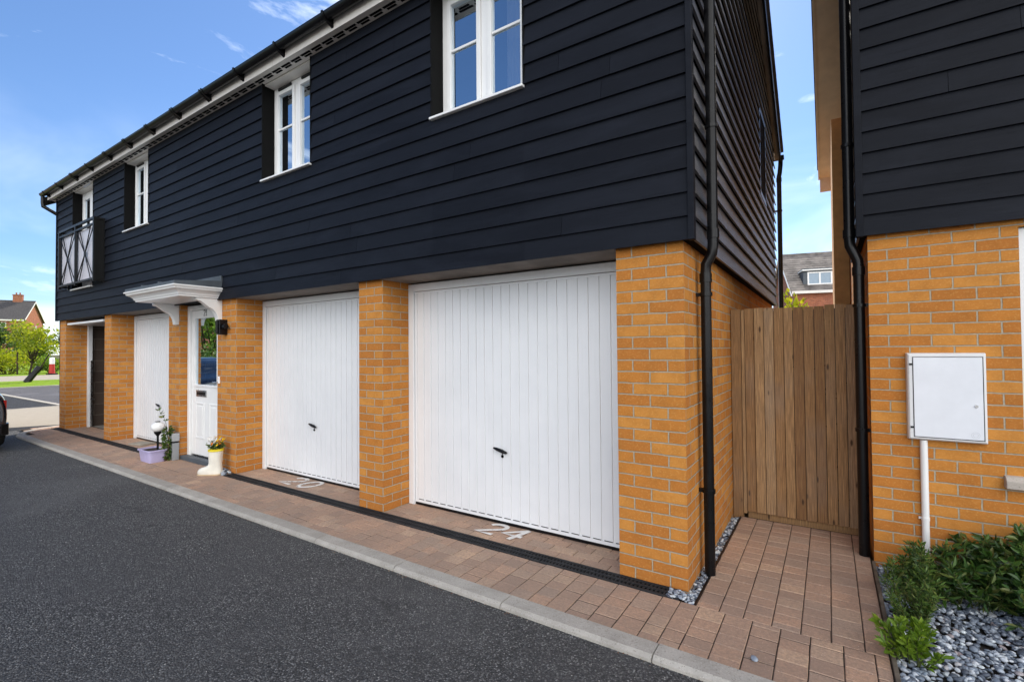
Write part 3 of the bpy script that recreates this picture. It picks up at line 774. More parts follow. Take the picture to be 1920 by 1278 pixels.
b=MB(); b.face([(x0,.42,.001),(x1,.42,.001),(x1,5.4,.001),(x0,5.4,.001)]); b.build('garage_floor',CONC,H)

# ---- front door
x0,x1=-6.92,-5.84; y=.10
b=MB(); lx0,lx1=-6.845,-5.93; z0,z1=.07,2.09
gx0,gx1,gz0,gz1=-6.735,-6.11,1.05,1.975
yl=y+.025
b.solid(lx0,gx0,yl,yl+.04,z0,z1); b.solid(gx1,lx1,yl,yl+.04,z0,z1); b.solid(gx0,gx1,yl+.0005,yl+.04,gz1,z1); b.solid(gx0,gx1,yl+.0005,yl+.04,z0,gz0)
# glazing bead + lower raised panels
for a,c,za,zb in ((gx0-.03,gx0,gz0-.03,gz1+.03),(gx1,gx1+.03,gz0-.03,gz1+.03)): b.solid(a,c,yl-.012,yl+.002,za,zb)
for za,zb in ((gz0-.03,gz0),(gz1,gz1+.03)): b.solid(gx0,gx1,yl-.0115,yl+.002,za,zb)
for a,c in ((-6.72,-6.47),(-6.33,-6.08)):
    t=.022; za,zb=.30,.80
    b.solid(a,a+t,yl-.008,yl+.002,za,zb); b.solid(c-t,c,yl-.008,yl+.002,za,zb); b.solid(a+t,c-t,yl-.0075,yl+.002,za,za+t); b.solid(a+t,c-t,yl-.0075,yl+.002,zb-t,zb); b.solid(a+.05,c-.05,yl-.006,yl+.002,za+.05,zb-.05)
fd=b.build('front_door',WHITE,H,bevel=.004)
g=MB(); g.face([(gx0,yl+.012,gz0),(gx1,yl+.012,gz0),(gx1,yl+.012,gz1),(gx0,yl+.012,gz1)]); g.build('glass_pane',DGLASS,fd)
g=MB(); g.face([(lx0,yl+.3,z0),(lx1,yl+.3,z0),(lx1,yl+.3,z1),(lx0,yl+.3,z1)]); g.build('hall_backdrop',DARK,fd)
f=MB(); f.solid(x0+.002,lx0-.003,y-.005,y+.07,.03,2.16); f.solid(lx1+.003,x1-.002,y-.005,y+.07,.03,2.16); f.solid(lx0-.003,lx1+.003,y-.004,y+.07,z1+.003,2.16)
f.build('frame',WHITE,fd,bevel=.006)
l=MB(); l.solid(-6.69,-6.40,yl-.012,yl-.0005,.885,.975); l.build('letter_plate',STEEL,fd,bevel=.004)
l=MB(); l.solid(-6.665,-6.425,yl-.015,yl-.0125,.91,.95); l.build('letter_flap',BLACK,fd)
l=MB(); l.solid(-6.035,-5.99,yl-.01,yl-.0005,.98,1.20); l.tube([(-6.012,yl-.01,1.10),(-6.012,yl-.05,1.10),(-6.13,yl-.05,1.10)],.009,8); l.build('handle',STEEL,fd,smooth=False)
s=MB(); s.solid(x0+.002,x1-.002,.005,y-.006,-.01,.055); s.solid(x0+.002,x1-.002,y-.005,y+.03,-.01,.03); s.build('threshold',LEAD,fd,bevel=.006)
k=MB(); k.box(lx0,lx1,yl-.004,yl+.03,.031,.069); k.build('weather_bar',STEEL,fd)
def ribbon(mb,pts,w,fn,closed=False):
    """flat stroke of width w; fn(u,v)->xyz"""
    P=[Vector((a,c,0)) for a,c in pts]; n=len(P); V=[];F=[]
    for i in range(n):
        t=(P[min(i+1,n-1)]-P[max(i-1,0)]) if not closed else (P[(i+1)%n]-P[i-1])
        t.normalize(); o=Vector((-t.y,t.x,0))*w/2
        V+=[fn(*(P[i]+o).xy),fn(*(P[i]-o).xy)]
    for i in range(n-1+(1 if closed else 0)):
        j=(i+1)%n; F.append((2*i,2*i+1,2*j+1,2*j))
    mb.shared(V,F)
def arc(cx,cy,rx,ry,a0,a1,n=14): return [(cx+rx*math.cos(R(a0+(a1-a0)*i/n)),cy+ry*math.sin(R(a0+(a1-a0)*i/n))) for i in range(n+1)]
TWO=arc(.5,.72,.38,.26,165,-28,16)+[(.12,.06),(.95,.06)]
FOUR_A=[(.72,.98),(.08,.36),(.98,.36)]; FOUR_B=[(.72,1.0),(.72,.0)]
ZERO=arc(.5,.5,.36,.46,0,352,24)
n_=MB()
fn=lambda a,c:(lambda u_,v_:(a+u_*.05,yl-.003,c+v_*.085))
ribbon(n_,TWO,.2,fn(-6.50,2.005)); ribbon(n_,[(.15,.8),(.45,1.0),(.45,0)],.2,fn(-6.44,2.005)); ribbon(n_,[(.1,.05),(.8,.05)],.12,fn(-6.44,2.005))
n_.build('door_number',BLACK,fd)

# ---- canopy over the door
CX0,CX1,CYF=-7.10,-5.60,-.60
def ring(dx,dy,z): return [(CX0+dx,-.05,z),(CX0+dx,CYF+dy,z),(CX1-dx,CYF+dy,z),(CX1-dx,-.05,z)]
b=MB(); sec=[ring(.10,.10,2.178),ring(.10,.10,2.195),ring(.088,.088,2.2),ring(.080,.080,2.222),ring(.055,.055,2.246),ring(.022,.022,2.262),ring(.016,.016,2.285),ring(0,0,2.289),ring(0,0,2.306)]
b.loft(sec); can=b.build('door_canopy',WHITE,H,bevel=.0015,seg=1)
b=MB(); b.loft([ring(.012,.012,2.307),ring(.012,.012,2.345),[(CX0+.012,-.05,2.40),(CX0+.05,CYF+.05,2.352),(CX1-.05,CYF+.05,2.352),(CX1-.012,-.05,2.40)]]); 
for x in (CX0+.5,CX0+1.0): b.tube([(x,CYF+.03,2.358),(x,-.06,2.404)],.012,8)
b.solid(CX0+.01,CX1-.01,-.075,-.05,2.38,2.46); b.build('lead_roof',LEAD,can,bevel=.004)
def bracket(xa,xc):
    p=[(.0,2.177),(-.30,2.177),(-.30,2.150)]
    for i in range(9):          # ogee
        t=i/8; p.append((-.285+.15*t+.0, 2.142-.075*(1-math.cos(math.pi*t/1.15))/2*1.2))
    for i in range(1,9):
        t=i/8; p.append((-.135+.085*math.sin(t*math.pi/2), 2.055-.155*t**1.4))
    p+=[(-.045,1.893),(0,1.893)]
    b=MB(); b.prism(p,lambda q,z,w:(w,q-.001,z),xa,xc); return b.build('bracket',WHITE,can,bevel=.003)
bracket(-5.80,-5.72); bracket(-7.02,-6.94)

# ---- small fittings
b=MB(); b.solid(-5.665,-5.585,-.10,-.001,1.72,1.91); b.solid(-5.648,-5.602,-.12,-.10,1.735,1.895)
wl=b.build('wall_lantern',BLACK,H,bevel=.006)
c=MB(); c.tube([(-5.584,-.055,1.82),(-5.55,-.055,1.82)],.022,12); c.lathe([(.03,-.028),(.036,0),(.03,.028)],(-5.535,-.055,1.82),14,M=Matrix.Rotation(R(90),3,'Y')); c.build('motion_sensor',BLACK,wl)
b=MB(); b.solid(-5.80,-5.765,-.018,-.001,1.10,1.19); b.build('doorbell',WHITE,H,bevel=.005)
# flank window (dark)
b=MB()
ya,yb_,za,zb=3.62,4.30,3.42,4.55
for q in ((ya,ya+.06,za,zb),(yb_-.06,yb_,za,zb),(ya+.06,yb_-.06,za,za+.06),(ya+.06,yb_-.06,zb-.06,zb)): b.solid(.03,.068,q[0],q[1],q[2],q[3])
o=b.build('side_window',BLACK,H); g=MB(); g.face([(.06,ya+.06,za+.06),(.06,yb_-.06,za+.06),(.06,yb_-.06,zb-.06),(.06,ya+.06,zb-.06)]); g.build('glass_pane',DARK,o)

# ------------------------------------------------------------------ drains
def drain(x0,x1,label):
    t=empty('drain_channel',((x0+x1)/2,-.06,0),label=label,cat='drain',group='channel drains along the pier fronts'); ox=(x0+x1)/2
    y0,y1=-.122,-.003; b=MB(); yy=-.0
    b.solid(x0-ox,x1-ox,y0+.06,y0+.075,-.05,.006); b.solid(x0-ox,x1-ox,y1+.045,y1+.06,-.05,.006); b.solid(x0-ox,x1-ox,-.008,.008,-.03,.0055)
    x=x0
    while x<x1-.01:
        b.box(x-ox,x-ox+.009,-.046,-.008,-.006,.004); b.box(x-ox+.006,x-ox+.015,.008,.045,-.006,.004); x+=.026
    b.build('grating',DRAINM,t)
    c=MB(); c.solid(x0-ox,x1-ox,-.054,.052,-.06,-.0075); c.build('trough',PITCH,t)
drain(-5.43,-.03,'long black slotted drain channel in front of garages 20 and 24')
drain(-12.32,-7.42,'black slotted drain channel in front of the open garage at the far end')

# painted numbers
def painted(name,strokes,x,y,label,m,sx=.20,sy=.225,w=.036,sh=.06,cat='painted number'):
    b=MB(); k=0
    for pts,dx in strokes:
        ribbon(b,[(dx*sx*1.0+p*sx+sh*q_,q_*sy) for p,q_ in pts],w,lambda a,c,k=k:(a,c,.0052+.0006*k)); k+=1
    return tag(b.build(name,m,loc=(x,y,0)),label,cat)
painted('painted_number',[(TWO,0),(FOUR_A,1.05),(FOUR_B,1.05)],-1.76,.09,'white painted number 24 on the pavers by the nearest garage door',PAINTW,.205,.235,.043)
painted('painted_number',[(TWO,0),(ZERO+[ZERO[0]],1.2)],-4.60,.065,'faded white painted number 20 on the pavers by the middle garage door',PAINTF,.25,.26,.045)

# ------------------------------------------------------------------ timber gate
G=empty('timber_gate',(.5,1.66,0),label='tall brown timber gate of vertical boards between the two houses',cat='gate')
b=MB(); x=.118-.5; q=random.Random(5)
while x<.975-.5:
    w=q.uniform(.070,.079); x_=x; z1=1.845+q.uniform(-.006,.006); yy=q.uniform(-.003,.003)
    V=[(x,yy-.004,.05),(x+w-.004,yy+.004,.05),(x+w-.004,yy+.02,.05),(x,yy+.02,.05),(x,yy-.004,z1),(x+w-.004,yy+.004,z1),(x+w-.004,yy+.02,z1),(x,yy+.02,z1)]
    ro=q.uniform(0,40)
    b.shared(V,[(0,1,5,4),(1,2,6,5),(2,3,7,6),(3,0,4,7),(4,5,6,7),(0,3,2,1)],0,[(v_[0]+v_[1]+ro,v_[2]+ro*.3) for v_ in V]); x+=w
b.build('boards',WOOD,G,bevel=.002)
for z in (.25,.95,1.65):
    b=MB(); b.solid(-.37,.45,.024,.07,z-.05,z+.05); b.build('rail',WOOD,G)
b=MB(); b.box(-.382,.475,.0235,.0238,.06,1.82); b.build('gap_shadow_sheet',BLACK,G)  # black sheet behind the boards draws the shadow lines at their gaps
b=MB(); b.solid(-.495,-.415,-.012,.06,-.05,1.845); b.solid(-.412,-.386,-.006,.05,.03,1.84); b.build('gate_post',WOOD,G,bevel=.003)
b=MB(); b.solid(-.38,.48,.03,.05,-.02,.045); b.build('sill_board',WOOD,G)

# ------------------------------------------------------------------ right-hand house
N=empty('brick_house',(0,0,0),label='house of dark boards over orange brick at the right with a white meter box',cat='house')
HX,HY,HYB=.985,1.14,7.1
b=MB(); o=(-HX+.005+.0,.1125,0)
wx0,wx1,wz0,wz1=1.74,2.9,.70,2.235
for a,c,za,zb in ((HX,wx0,-.1,2.32),(wx0,wx1,-.1,wz0),(wx0,wx1,wz1,2.32),(wx1,9,-.1,2.32)):
    b.face([(a,HY,za),(c,HY,za),(c,HY,zb),(a,HY,zb)],off=o)
b.face([(HX,HYB,-.1),(HX,HY,-.1),(HX,HY,4.6),(HX,HYB,4.6)],off=o)
b.face([(9,HYB,-.1),(HX,HYB,-.1),(HX,HYB,4.6),(9,HYB,4.6)],off=o)
b.face([(9,HY,-.1),(9,HYB,-.1),(9,HYB,4.6),(9,HY,4.6)],off=o)
b.build('brick_wall',BRICK,N)
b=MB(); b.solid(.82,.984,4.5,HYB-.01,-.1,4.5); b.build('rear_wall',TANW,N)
cl=MB(); boarding(cl,.955,9,2.275,4.65,.1465,lambda u_,z,d:(u_,HY-.042-d,z),[],.017,3.6,41); cl.build('cladding',BOARD,N)
b=MB(); b.box(.945,9,HY-.04,HY+.1,2.285,4.7); b.box(.945,.98,HY-.03,HY+1.2,2.285,4.9); b.build('wall_sheathing',DARK,N)
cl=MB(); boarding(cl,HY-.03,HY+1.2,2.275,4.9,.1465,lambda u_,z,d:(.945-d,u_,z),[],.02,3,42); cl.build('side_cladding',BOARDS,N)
cb=MB(); cb.solid(.918,.962,HY-.072,HY-.02,2.27,4.68); cb.build('corner_board',BOARD,N,bevel=.003)
# roof with pale boxed verge
NR,NZ=4.25,6.6; NS=(NZ-4.66)/(NR-HY+.25)
roof_slab('roof',.62,9,HY-.3,HYB+.35,NR,NZ+.06,NS,.03,TILE,N)
b=MB()
for ye in (HY-.24,HYB+.30):
    za=NZ-abs(NR-ye)*NS
    b.prism([(ye,za-.03),(NR,NZ-.03),(NR,NZ-.20),(ye,za-.20)],lambda q,z,w:(w,q,z),.635,.66)
    b.prism([(ye,za-.17),(NR,NZ-.17),(NR,NZ-.185),(ye,za-.185)],lambda q,z,w:(w,q,z),.66,.99)
b.solid(.66,.83,HYB+.28,HYB+.31,4.35,4.62)
b.build('verge_board',plain('pale_verge',(.68,.55,.40),.5,.4),N)
# window at the frame edge
b=MB(); F=.06; y0=HY+.03
b.solid(wx0,wx0+F,y0,y0+.07,wz0,wz1); b.solid(wx1-F,wx1,y0,y0+.07,wz0,wz1); b.solid(wx0+F,wx1-F,y0+.001,y0+.07,wz0,wz0+F); b.solid(wx0+F,wx1-F,y0+.001,y0+.07,wz1-F,wz1); b.solid(2.29,2.35,y0+.001,y0+.07,wz0+F,wz1-F)
w_=b.build('window',WHITE,N,bevel=.004)
g=MB(); g.face([(wx0+F,y0+.02,wz0+F),(wx1-F,y0+.02,wz0+F),(wx1-F,y0+.02,wz1-F),(wx0+F,y0+.02,wz1-F)]); g.build('glass_pane',GLASS,w_)
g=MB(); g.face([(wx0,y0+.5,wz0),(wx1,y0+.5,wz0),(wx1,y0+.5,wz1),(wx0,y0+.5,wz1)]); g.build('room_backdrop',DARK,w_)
g=MB(); g.prism([(HY-.055,.617),(HY-.055,.665),(HY-.03,.688),(HY+.03,.698),(HY+.03,.617)],lambda q,z,w:(w,q,z),1.645,3.0); g.build('sill',SILLST,w_,bevel=.004)
# meter box, conduit
b=MB(); mx0,mx1,mz0,mz1=1.178,1.572,.878,1.456
b.loft([[(mx0+d,yy,mz0+d),(mx1-d,yy,mz0+d),(mx1-d,yy,mz1-d),(mx0+d,yy,mz1-d)] for d,yy in ((0,HY-.001),(.004,HY-.048),(.012,HY-.058))])
mb_=b.build('meter_box',plain('meter_grp',(.70,.70,.70),.5,.4,vary=.04),N,bevel=.003)
d=MB(); d.solid(mx0+.034,mx1-.022,HY-.061,HY-.055,mz0+.024,mz1-.03); md=d.build('meter_door',plain('meter_white',(.74,.76,.80),.45,.4,vary=.03),mb_,bevel=.004)
s=MB(); t=.0035
for q in ((mx0+.030,mx0+.034,mz0+.02,mz1-.026),(mx1-.022,mx1-.018,mz0+.02,mz1-.026),(mx0+.034,mx1-.022,mz0+.02,mz0+.024),(mx0+.034,mx1-.022,mz1-.03,mz1-.026)): s.box(q[0],q[1],HY-.0592,HY-.0575,q[2],q[3])
for z in (mz0+.085,mz1-.075): s.box(mx0+.014,mx0+.032,HY-.063,HY-.0575,z-.006,z+.006)
s.build('door_gap',BLACK,mb_)
l=MB(); l.lathe([(0,-.006),(.008,-.006),(.010,0)],(mx1-.055,HY-.062,(mz0+mz1)/2-.05),14,M=Matrix.Rotation(R(-90),3,'X')); l.build('lock',STEEL,mb_)
l=MB()
for rr in (.020,.012): ribbon(l,arc(0,0,rr,rr,0,345,20),.002,lambda a,c:(mx1-.062+a,HY-.0618,mz0+.055+c),True)
l.build('embossed_mark',plain('meter_emboss',(.58,.60,.63),.5,.4),mb_)
b=MB(); b.tube([(1.262,HY-.022,-.02),(1.262,HY-.022,mz0-.002)],.0205,16); cd=b.build('conduit',WHITE,N,autosmooth=R(40))
c=MB(); c.tube([(1.262,HY-.022,.345),(1.262,HY-.022,.365)],.0225,16); c.solid(1.228,1.242,HY-.014,HY-.001,.348,.362); c.build('pipe_clip',WHITE,cd)
downpipe([(.935,HY+.09,-.01),(.935,HY+.09,2.10),(.931,HY+.09,2.13),(.888,HY+.09,2.24),(.884,HY+.09,2.29),(.884,HY+.09,4.5)],.034,
    [(.935,HY+.09,1.80,.985),(.935,HY+.09,.9,.985),(.884,HY+.09,2.98,.925)],N,joints=[(.884,HY+.09,2.33),(.935,HY+.09,2.05)])

# ------------------------------------------------------------------ pebbles and edging
b=MB(); b.solid(.968,.988,-.75,1.12,-.08,.012); tag(b.build('edging_strip',plain('edging',(.14,.115,.09),.85,.2,vary=.3,nscale=10),bevel=.003),kind='structure')
b=MB(); b.solid(.062,.072,-.13,1.62,-.08,.008); tag(b.build('edging_strip',BLACK),kind='structure')
b=MB(); b.face([(.985,-2.2,-.03),(5,-2.2,-.03),(5,HY,-.03),(.985,HY,-.03)]); b.face([(0,-.13,-.03),(.065,-.13,-.03),(.065,1.65,-.03),(0,1.65,-.03)]); b.face([(-.03,-.13,-.031),(.0,-.13,-.031),(.0,0,-.031),(-.03,0,-.031)]); tag(b.build('planting_bed',plain('bed_soil',(.05,.045,.04),.95,.1,vary=.3)),kind='structure')
def pebbles(name,regions,seed,label=None,cat=None,loc=None):
    q=random.Random(seed); b=MB()
    # unit low sphere
    base=[];F=[];nu,nv=8,5
    for i in range(1,nv):
        th=math.pi*i/nv
        for j in range(nu): base.append((math.sin(th)*math.cos(2*math.pi*j/nu),math.sin(th)*math.sin(2*math.pi*j/nu),math.cos(th)))
    base+= [(0,0,1),(0,0,-1)]
    for i in range(nv-2):
        for j in range(nu): F.append((i*nu+j,(i+1)*nu+j,(i+1)*nu+(j+1)%nu,i*nu+(j+1)%nu))
    t=len(base)-2
    for j in range(nu): F.append((t,j,(j+1)%nu)); F.append((t+1,(nv-2)*nu+(j+1)%nu,(nv-2)*nu+j))
    base=np.array(base)
    for x0,x1,y0,y1,n,s0,s1,zb in regions:
        for k in range(n):
            a=q.uniform(s0,s1); d=np.array([a,a*q.uniform(.55,.85),a*q.uniform(.35,.55)])
            M=np.array(Matrix.Rotation(q.uniform(0,6.28),3,'Z')@Matrix.Rotation(q.gauss(0,.35),3,'X')@Matrix.Rotation(q.gauss(0,.3),3,'Y'))
            V=(base*(1+.08*np.sin(base[:,[1]]*3+k)))*d; V=V@M.T+np.array([q.uniform(x0,x1),q.uniform(y0,y1),zb+q.uniform(-.004,.012)])
            b.shared([tuple(p) for p in V],F)
    return b.build(name,PEB,smooth=True,loc=loc)
tag(pebbles('pebbles',[(.99,2.3,-.5,.8,5000,.009,.0205,-.010),(.99,1.2,.6,1.1,600,.007,.015,-.012)],3),kind='stuff')
tag(pebbles('gravel',[(.006,.058,-.12,1.6,560,.008,.017,-.012),(-.10,.0,-.118,-.03,50,.008,.016,.004)],4),kind='stuff')
tag(pebbles('stray_pebble',[(0,.001,0,.001,1,.022,.023,.008)],9,loc=(.42,-.50,0)),'small white pebble lying on the pavers near the kerb','pebble')
o=pebbles('stone_heap',[(-.12,.10,-.045,.045,26,.016,.032,.014),(-.06,.05,-.02,.03,8,.016,.028,.04)],6,loc=(-5.53,-.07,0)); tag(o,'little heap of pale grey stones beside the boot at the drain end','stones')

# dry leaf and grit litter lying in the angle of kerb and road
b=MB(); q=random.Random(77)
for k in range(900):
    x=q.uniform(-11,1.6); y=KY-.004-abs(q.gauss(0,.014)); a=q.uniform(0,6.28); l=q.uniform(.003,.010); z=-.027+q.uniform(.001,.005)
    if math.sin(x*3.1)+math.sin(x*7.7+1)<q.uniform(-1.4,1.2): continue
    dx,dy=math.cos(a)*l,math.sin(a)*l
    b.shared([(x,y,z),(x+dx-dy*.4,y+dy+dx*.4,z+.003),(x+dx*1.6,y+dy*1.6,z),(x+dx+dy*.4,y+dy-dx*.4,z+.001)],[(0,1,2),(0,2,3)])
def litter_mat():
    m=NT('dry_litter'); m.set(base=m.ramp(m.island(),[(0,(.10,.05,.03)),(.4,(.22,.10,.06)),(.7,(.30,.20,.12)),(1,(.42,.38,.33))]),rough=.9); return m.mat
tag(b.build('leaf_litter',litter_mat()),kind='stuff')
b=MB()
for k in range(420):
    x=q.uniform(-8,1.4); y=q.uniform(-2.6,-.8); l=q.uniform(.002,.0045)
    b.solid(x,x+l,y,y+l*q.uniform(.6,1.2),-.028,-.028+l*.7,M=None)
tag(b.build('road_grit',stone_mat('pale_grit',(.45,.43,.40),(.6,.58,.55),(.7,.7,.68))),kind='stuff')

# ------------------------------------------------------------------ foliage
def leaves(mb, pts, dirs, size, q, width=.42, fold=.12, m=0):
    for p,d in zip(pts,dirs):
        d=Vector(d).normalized(); s=size*q.uniform(.45,1.35)
        a=d.cross(Vector((q.gauss(0,1),q.gauss(0,1),q.gauss(0,1)))); 
        if a.length<1e-4: continue
        a.normalize(); n=d.cross(a); w=s*width*.5; p=Vector(p)
        V=[p,p+d*s*.35+a*w+n*s*fold,p+d*s*.72+a*w*.72+n*s*fold*.7,p+d*s,p+d*s*.72-a*w*.72+n*s*fold*.7,p+d*s*.35-a*w+n*s*fold]
        mb.shared([tuple(v_) for v_ in V],[(0,1,2,3),(0,3,4,5)],m)
def stem_shrub(name,loc,stems,label,cat,lm,leaf,width,per,rad,h,seed,lean=.35,group=None,leafup=.5):
    """upright branching stems, leaves along them"""
    q=random.Random(seed); t=empty(name,loc,label=label,cat=cat,group=group); L=MB(); St=MB()
    for k in range(stems):
        a=q.uniform(0,6.283); r0=rad*.35*math.sqrt(q.random()); r1=rad*math.sqrt(q.uniform(.05,1)); hh=h*q.uniform(.55,1.0)*(1-.35*(r1/rad)**2)
        p0=Vector((r0*math.cos(a),r0*math.sin(a),0)); p2=Vector((r1*math.cos(a+q.gauss(0,.4)),r1*math.sin(a+q.gauss(0,.4)),hh)); p1=p0.lerp(p2,.5)+Vector((q.gauss(0,.02),q.gauss(0,.02),hh*.12))
        cur=[p0*(1-s)**2+p1*2*s*(1-s)+p2*s*s for s in [i/7 for i in range(8)]]
        St.tube(cur,[.004*(1-.75*i/7)*max(1,h/.5) for i in range(8)],5,caps=False)
        P=[];D=[]
        for i in range(per):
            s=q.uniform(.12,1)**.8; j=min(6,int(s*7)); c=cur[j].lerp(cur[j+1],s*7-j); tg=(cur[j+1]-cur[j]).normalized()
            o=Vector((q.gauss(0,1),q.gauss(0,1),q.gauss(0,.6))).normalized()
            P.append(c+o*.004); D.append(o+tg*leafup+Vector((0,0,.15)))
        leaves(L,P,D,leaf,q,width)
    L.build('foliage',lm,t); St.build('stems',STEM,t); return t
# right-hand bed
stem_shrub('shrub',(1.13,.60,-.02),26,'upright dark green shrub with narrow leaves beside the white conduit pipe','shrub',LEAFM,.034,.26,75,.13,.40,1)
stem_shrub('shrub',(1.09,.25,-.02),26,'fine-leaved green shrub in the middle of the pebble edge row','shrub',LEAFM,.026,.24,80,.13,.34,2)
stem_shrub('shrub',(1.04,-.10,-.02),16,'low bright green leafy plant nearest the camera on the path edge','shrub',LEAFB,.040,.40,34,.12,.24,3,leafup=.8)
t=stem_shrub('shrub',(1.74,.90,-.02),64,'large glossy dark laurel shrub at the right below the window sill','shrub',LEAFD,.05,.44,60,.36,.50,4)
stem_shrub('shrub',(1.44,.80,-.02),52,'spreading dark green shrub with lance leaves right of the conduit','shrub',LEAFD,.060,.26,38,.36,.30,5,lean=.8)
stem_shrub('shrub',(1.84,.52,-.02),54,'low dark leafy shrub at the bottom right edge of the pebbles','shrub',LEAFD,.05,.40,42,.36,.33,6)

# ------------------------------------------------------------------ doorstep things
# wellington boot planter
b=MB(); q=random.Random(2)
secs=[]
for z,xt,xh,hw in ((0,.17,.06,.044),(.004,.196,.070,.052),(.03,.212,.076,.056),(.055,.207,.075,.056),(.078,.187,.072,.056),(.092,.155,.070,.056),(.104,.115,.069,.057),(.120,.088,.067,.058),(.145,.078,.067,.060),(.19,.077,.070,.066),(.25,.080,.074,.072),(.312,.085,.078,.078)):
    ring_=[]
    for j in range(28):
        a=2*math.pi*j/28; c_,s_=math.cos(a),math.sin(a)
        ring_.append(((xh if c_>0 else xt)*math.copysign(abs(c_)**.85,c_), hw*math.copysign(abs(s_)**.85,s_), z))
    secs.append(ring_)
BT=empty('boot_planter',(-5.56,-.145,0),rz=R(40),label='cream wellington boot used as a flower pot with a yellow rim',cat='boot planter')
b.loft(secs,cap=False); 
boot=b.build('boot',plain('cream_rubber',(.77,.74,.65),.4,.5,vary=.08,nscale=8),BT,smooth=True)
s=MB(); sole=[((.079 if math.cos(2*math.pi*j/28)>0 else .215)*math.copysign(abs(math.cos(2*math.pi*j/28))**.85,math.cos(2*math.pi*j/28)), .059*math.copysign(abs(math.sin(2*math.pi*j/28))**.85,math.sin(2*math.pi*j/28))) for j in range(28)]
s.prism(sole,lambda u_,v_,w:(u_,v_,w),0,.016); s.build('sole',plain('tan_sole',(.55,.42,.27),.6,.3),BT,bevel=.004)
s=MB(); s.lathe([(.078,.292),(.086,.292),(.087,.314),(.078,.318)],(0,0,0),24); s.build('rim',plain('yellow_rim',(.75,.60,.03),.4,.5),BT,smooth=False)
s=MB(); s.lathe([(0,.300),(.078,.300)],(0,0,0),20); s.build('soil',plain('soil',(.03,.022,.015),.95,.1),BT)
PT=stem_shrub('flower_plant',(-5.56,-.145,.298),26,'small flowering plant with white, yellow and orange blooms in the boot','plant',LEAFM,.03,.42,12,.10,.12,14)
fm=[plain('white_petal',(.8,.78,.74),.6,.2),plain('yellow_petal',(.75,.48,.02),.6,.2),plain('orange_petal',(.65,.20,.02),.6,.2),plain('maroon_petal',(.06,.008,.02),.6,.2)]
for k in range(34):
    a=q.uniform(0,6.28); rr=.10*math.sqrt(q.random()); z=.05+q.uniform(.02,.11); c=Vector((rr*math.cos(a),rr*math.sin(a),z)); mi=0 if (rr*math.cos(a)<.0 and z>.10) else q.choice([1,1,2,3,0])
    fl=MB()
    for j in range(5):
        an=j*1.2566; d=Vector((math.cos(an),math.sin(an)-.5,math.sin(an)*.6+.3)); leaves(fl,[c],[d],.021,q,.9,.05)
    fl.build('flower',fm[mi],PT)
# lilac tub with globe lamp
TB=empty('planter_tub',(-7.115,-.25,0),label='lilac plastic trough standing on the pavers by the brick pier',cat='planter')
def rr_(w,d,r_,z,n=5):
    o=[]
    for cx,cy,a0 in ((w-r_,d-r_,0),(-w+r_,d-r_,90),(-w+r_,-d+r_,180),(w-r_,-d+r_,270)):
        for i in range(n+1):
            a=R(a0+90*i/n); o.append((cx+r_*math.cos(a),cy+r_*math.sin(a),z))
    return o
b=MB(); b.loft([rr_(.160,.088,.03,0),rr_(.165,.092,.03,.02),rr_(.182,.106,.035,.150),rr_(.198,.120,.04,.152),rr_(.198,.120,.04,.172),rr_(.186,.108,.035,.172),rr_(.178,.1,.03,.13)],cap=False)
LIL=plain('lilac_plastic',(.43,.39,.60),.45,.4,vary=.08); b.build('tub',LIL,TB,autosmooth=R(30))
b=MB(); b.shared(rr_(.180,.103,.03,.15),[tuple(range(24))]); b.shared(rr_(.160,.088,.03,.004),[tuple(range(24))]); b.build('compost',plain('compost',(.07,.055,.05),.9,.1,vary=.3,nscale=30),TB)
GLB=empty('globe_lamp',(-7.03,-.22,.15),label='white globe garden lamp on a black stake in the lilac trough',cat='garden lamp')
b=MB(); b.lathe([(0,.255)]+[(.082*math.sin(R(a)),.325-.070*math.cos(R(a))) for a in range(15,180,15)]+[(0,.395)],(0,0,0),20); b.build('globe',plain('opal_globe',(.8,.8,.79),.3,.5,vary=.02),GLB,smooth=True)
b=MB(); b.tube([(0,0,-.02),(0,0,.235)],.014,10); b.lathe([(.014,.20),(.04,.235),(.045,.262),(.0,.262)],(0,0,0),16); b.tube([(0,0,.395),(0,0,.402)],.03,12); b.build('stake',BLACK,GLB)
# grey post with cap
GP=empty('grey_post',(-6.935,-.055,0),label='short grey post with a pale cap against the pier by the front door',cat='post')
b=MB(); b.solid(-.05,.05,-.04,.04,0,.24); b.build('body',plain('mid_grey',(.27,.28,.29),.5,.4),GP,bevel=.006)
b=MB(); b.solid(-.056,.056,-.045,.045,.262,.37); b.build('cap',plain('light_grey',(.36,.37,.38),.45,.4),GP,bevel=.008)
b=MB(); b.solid(-.045,.045,-.036,.036,.24,.262); b.build('neck',BLACK,GP)
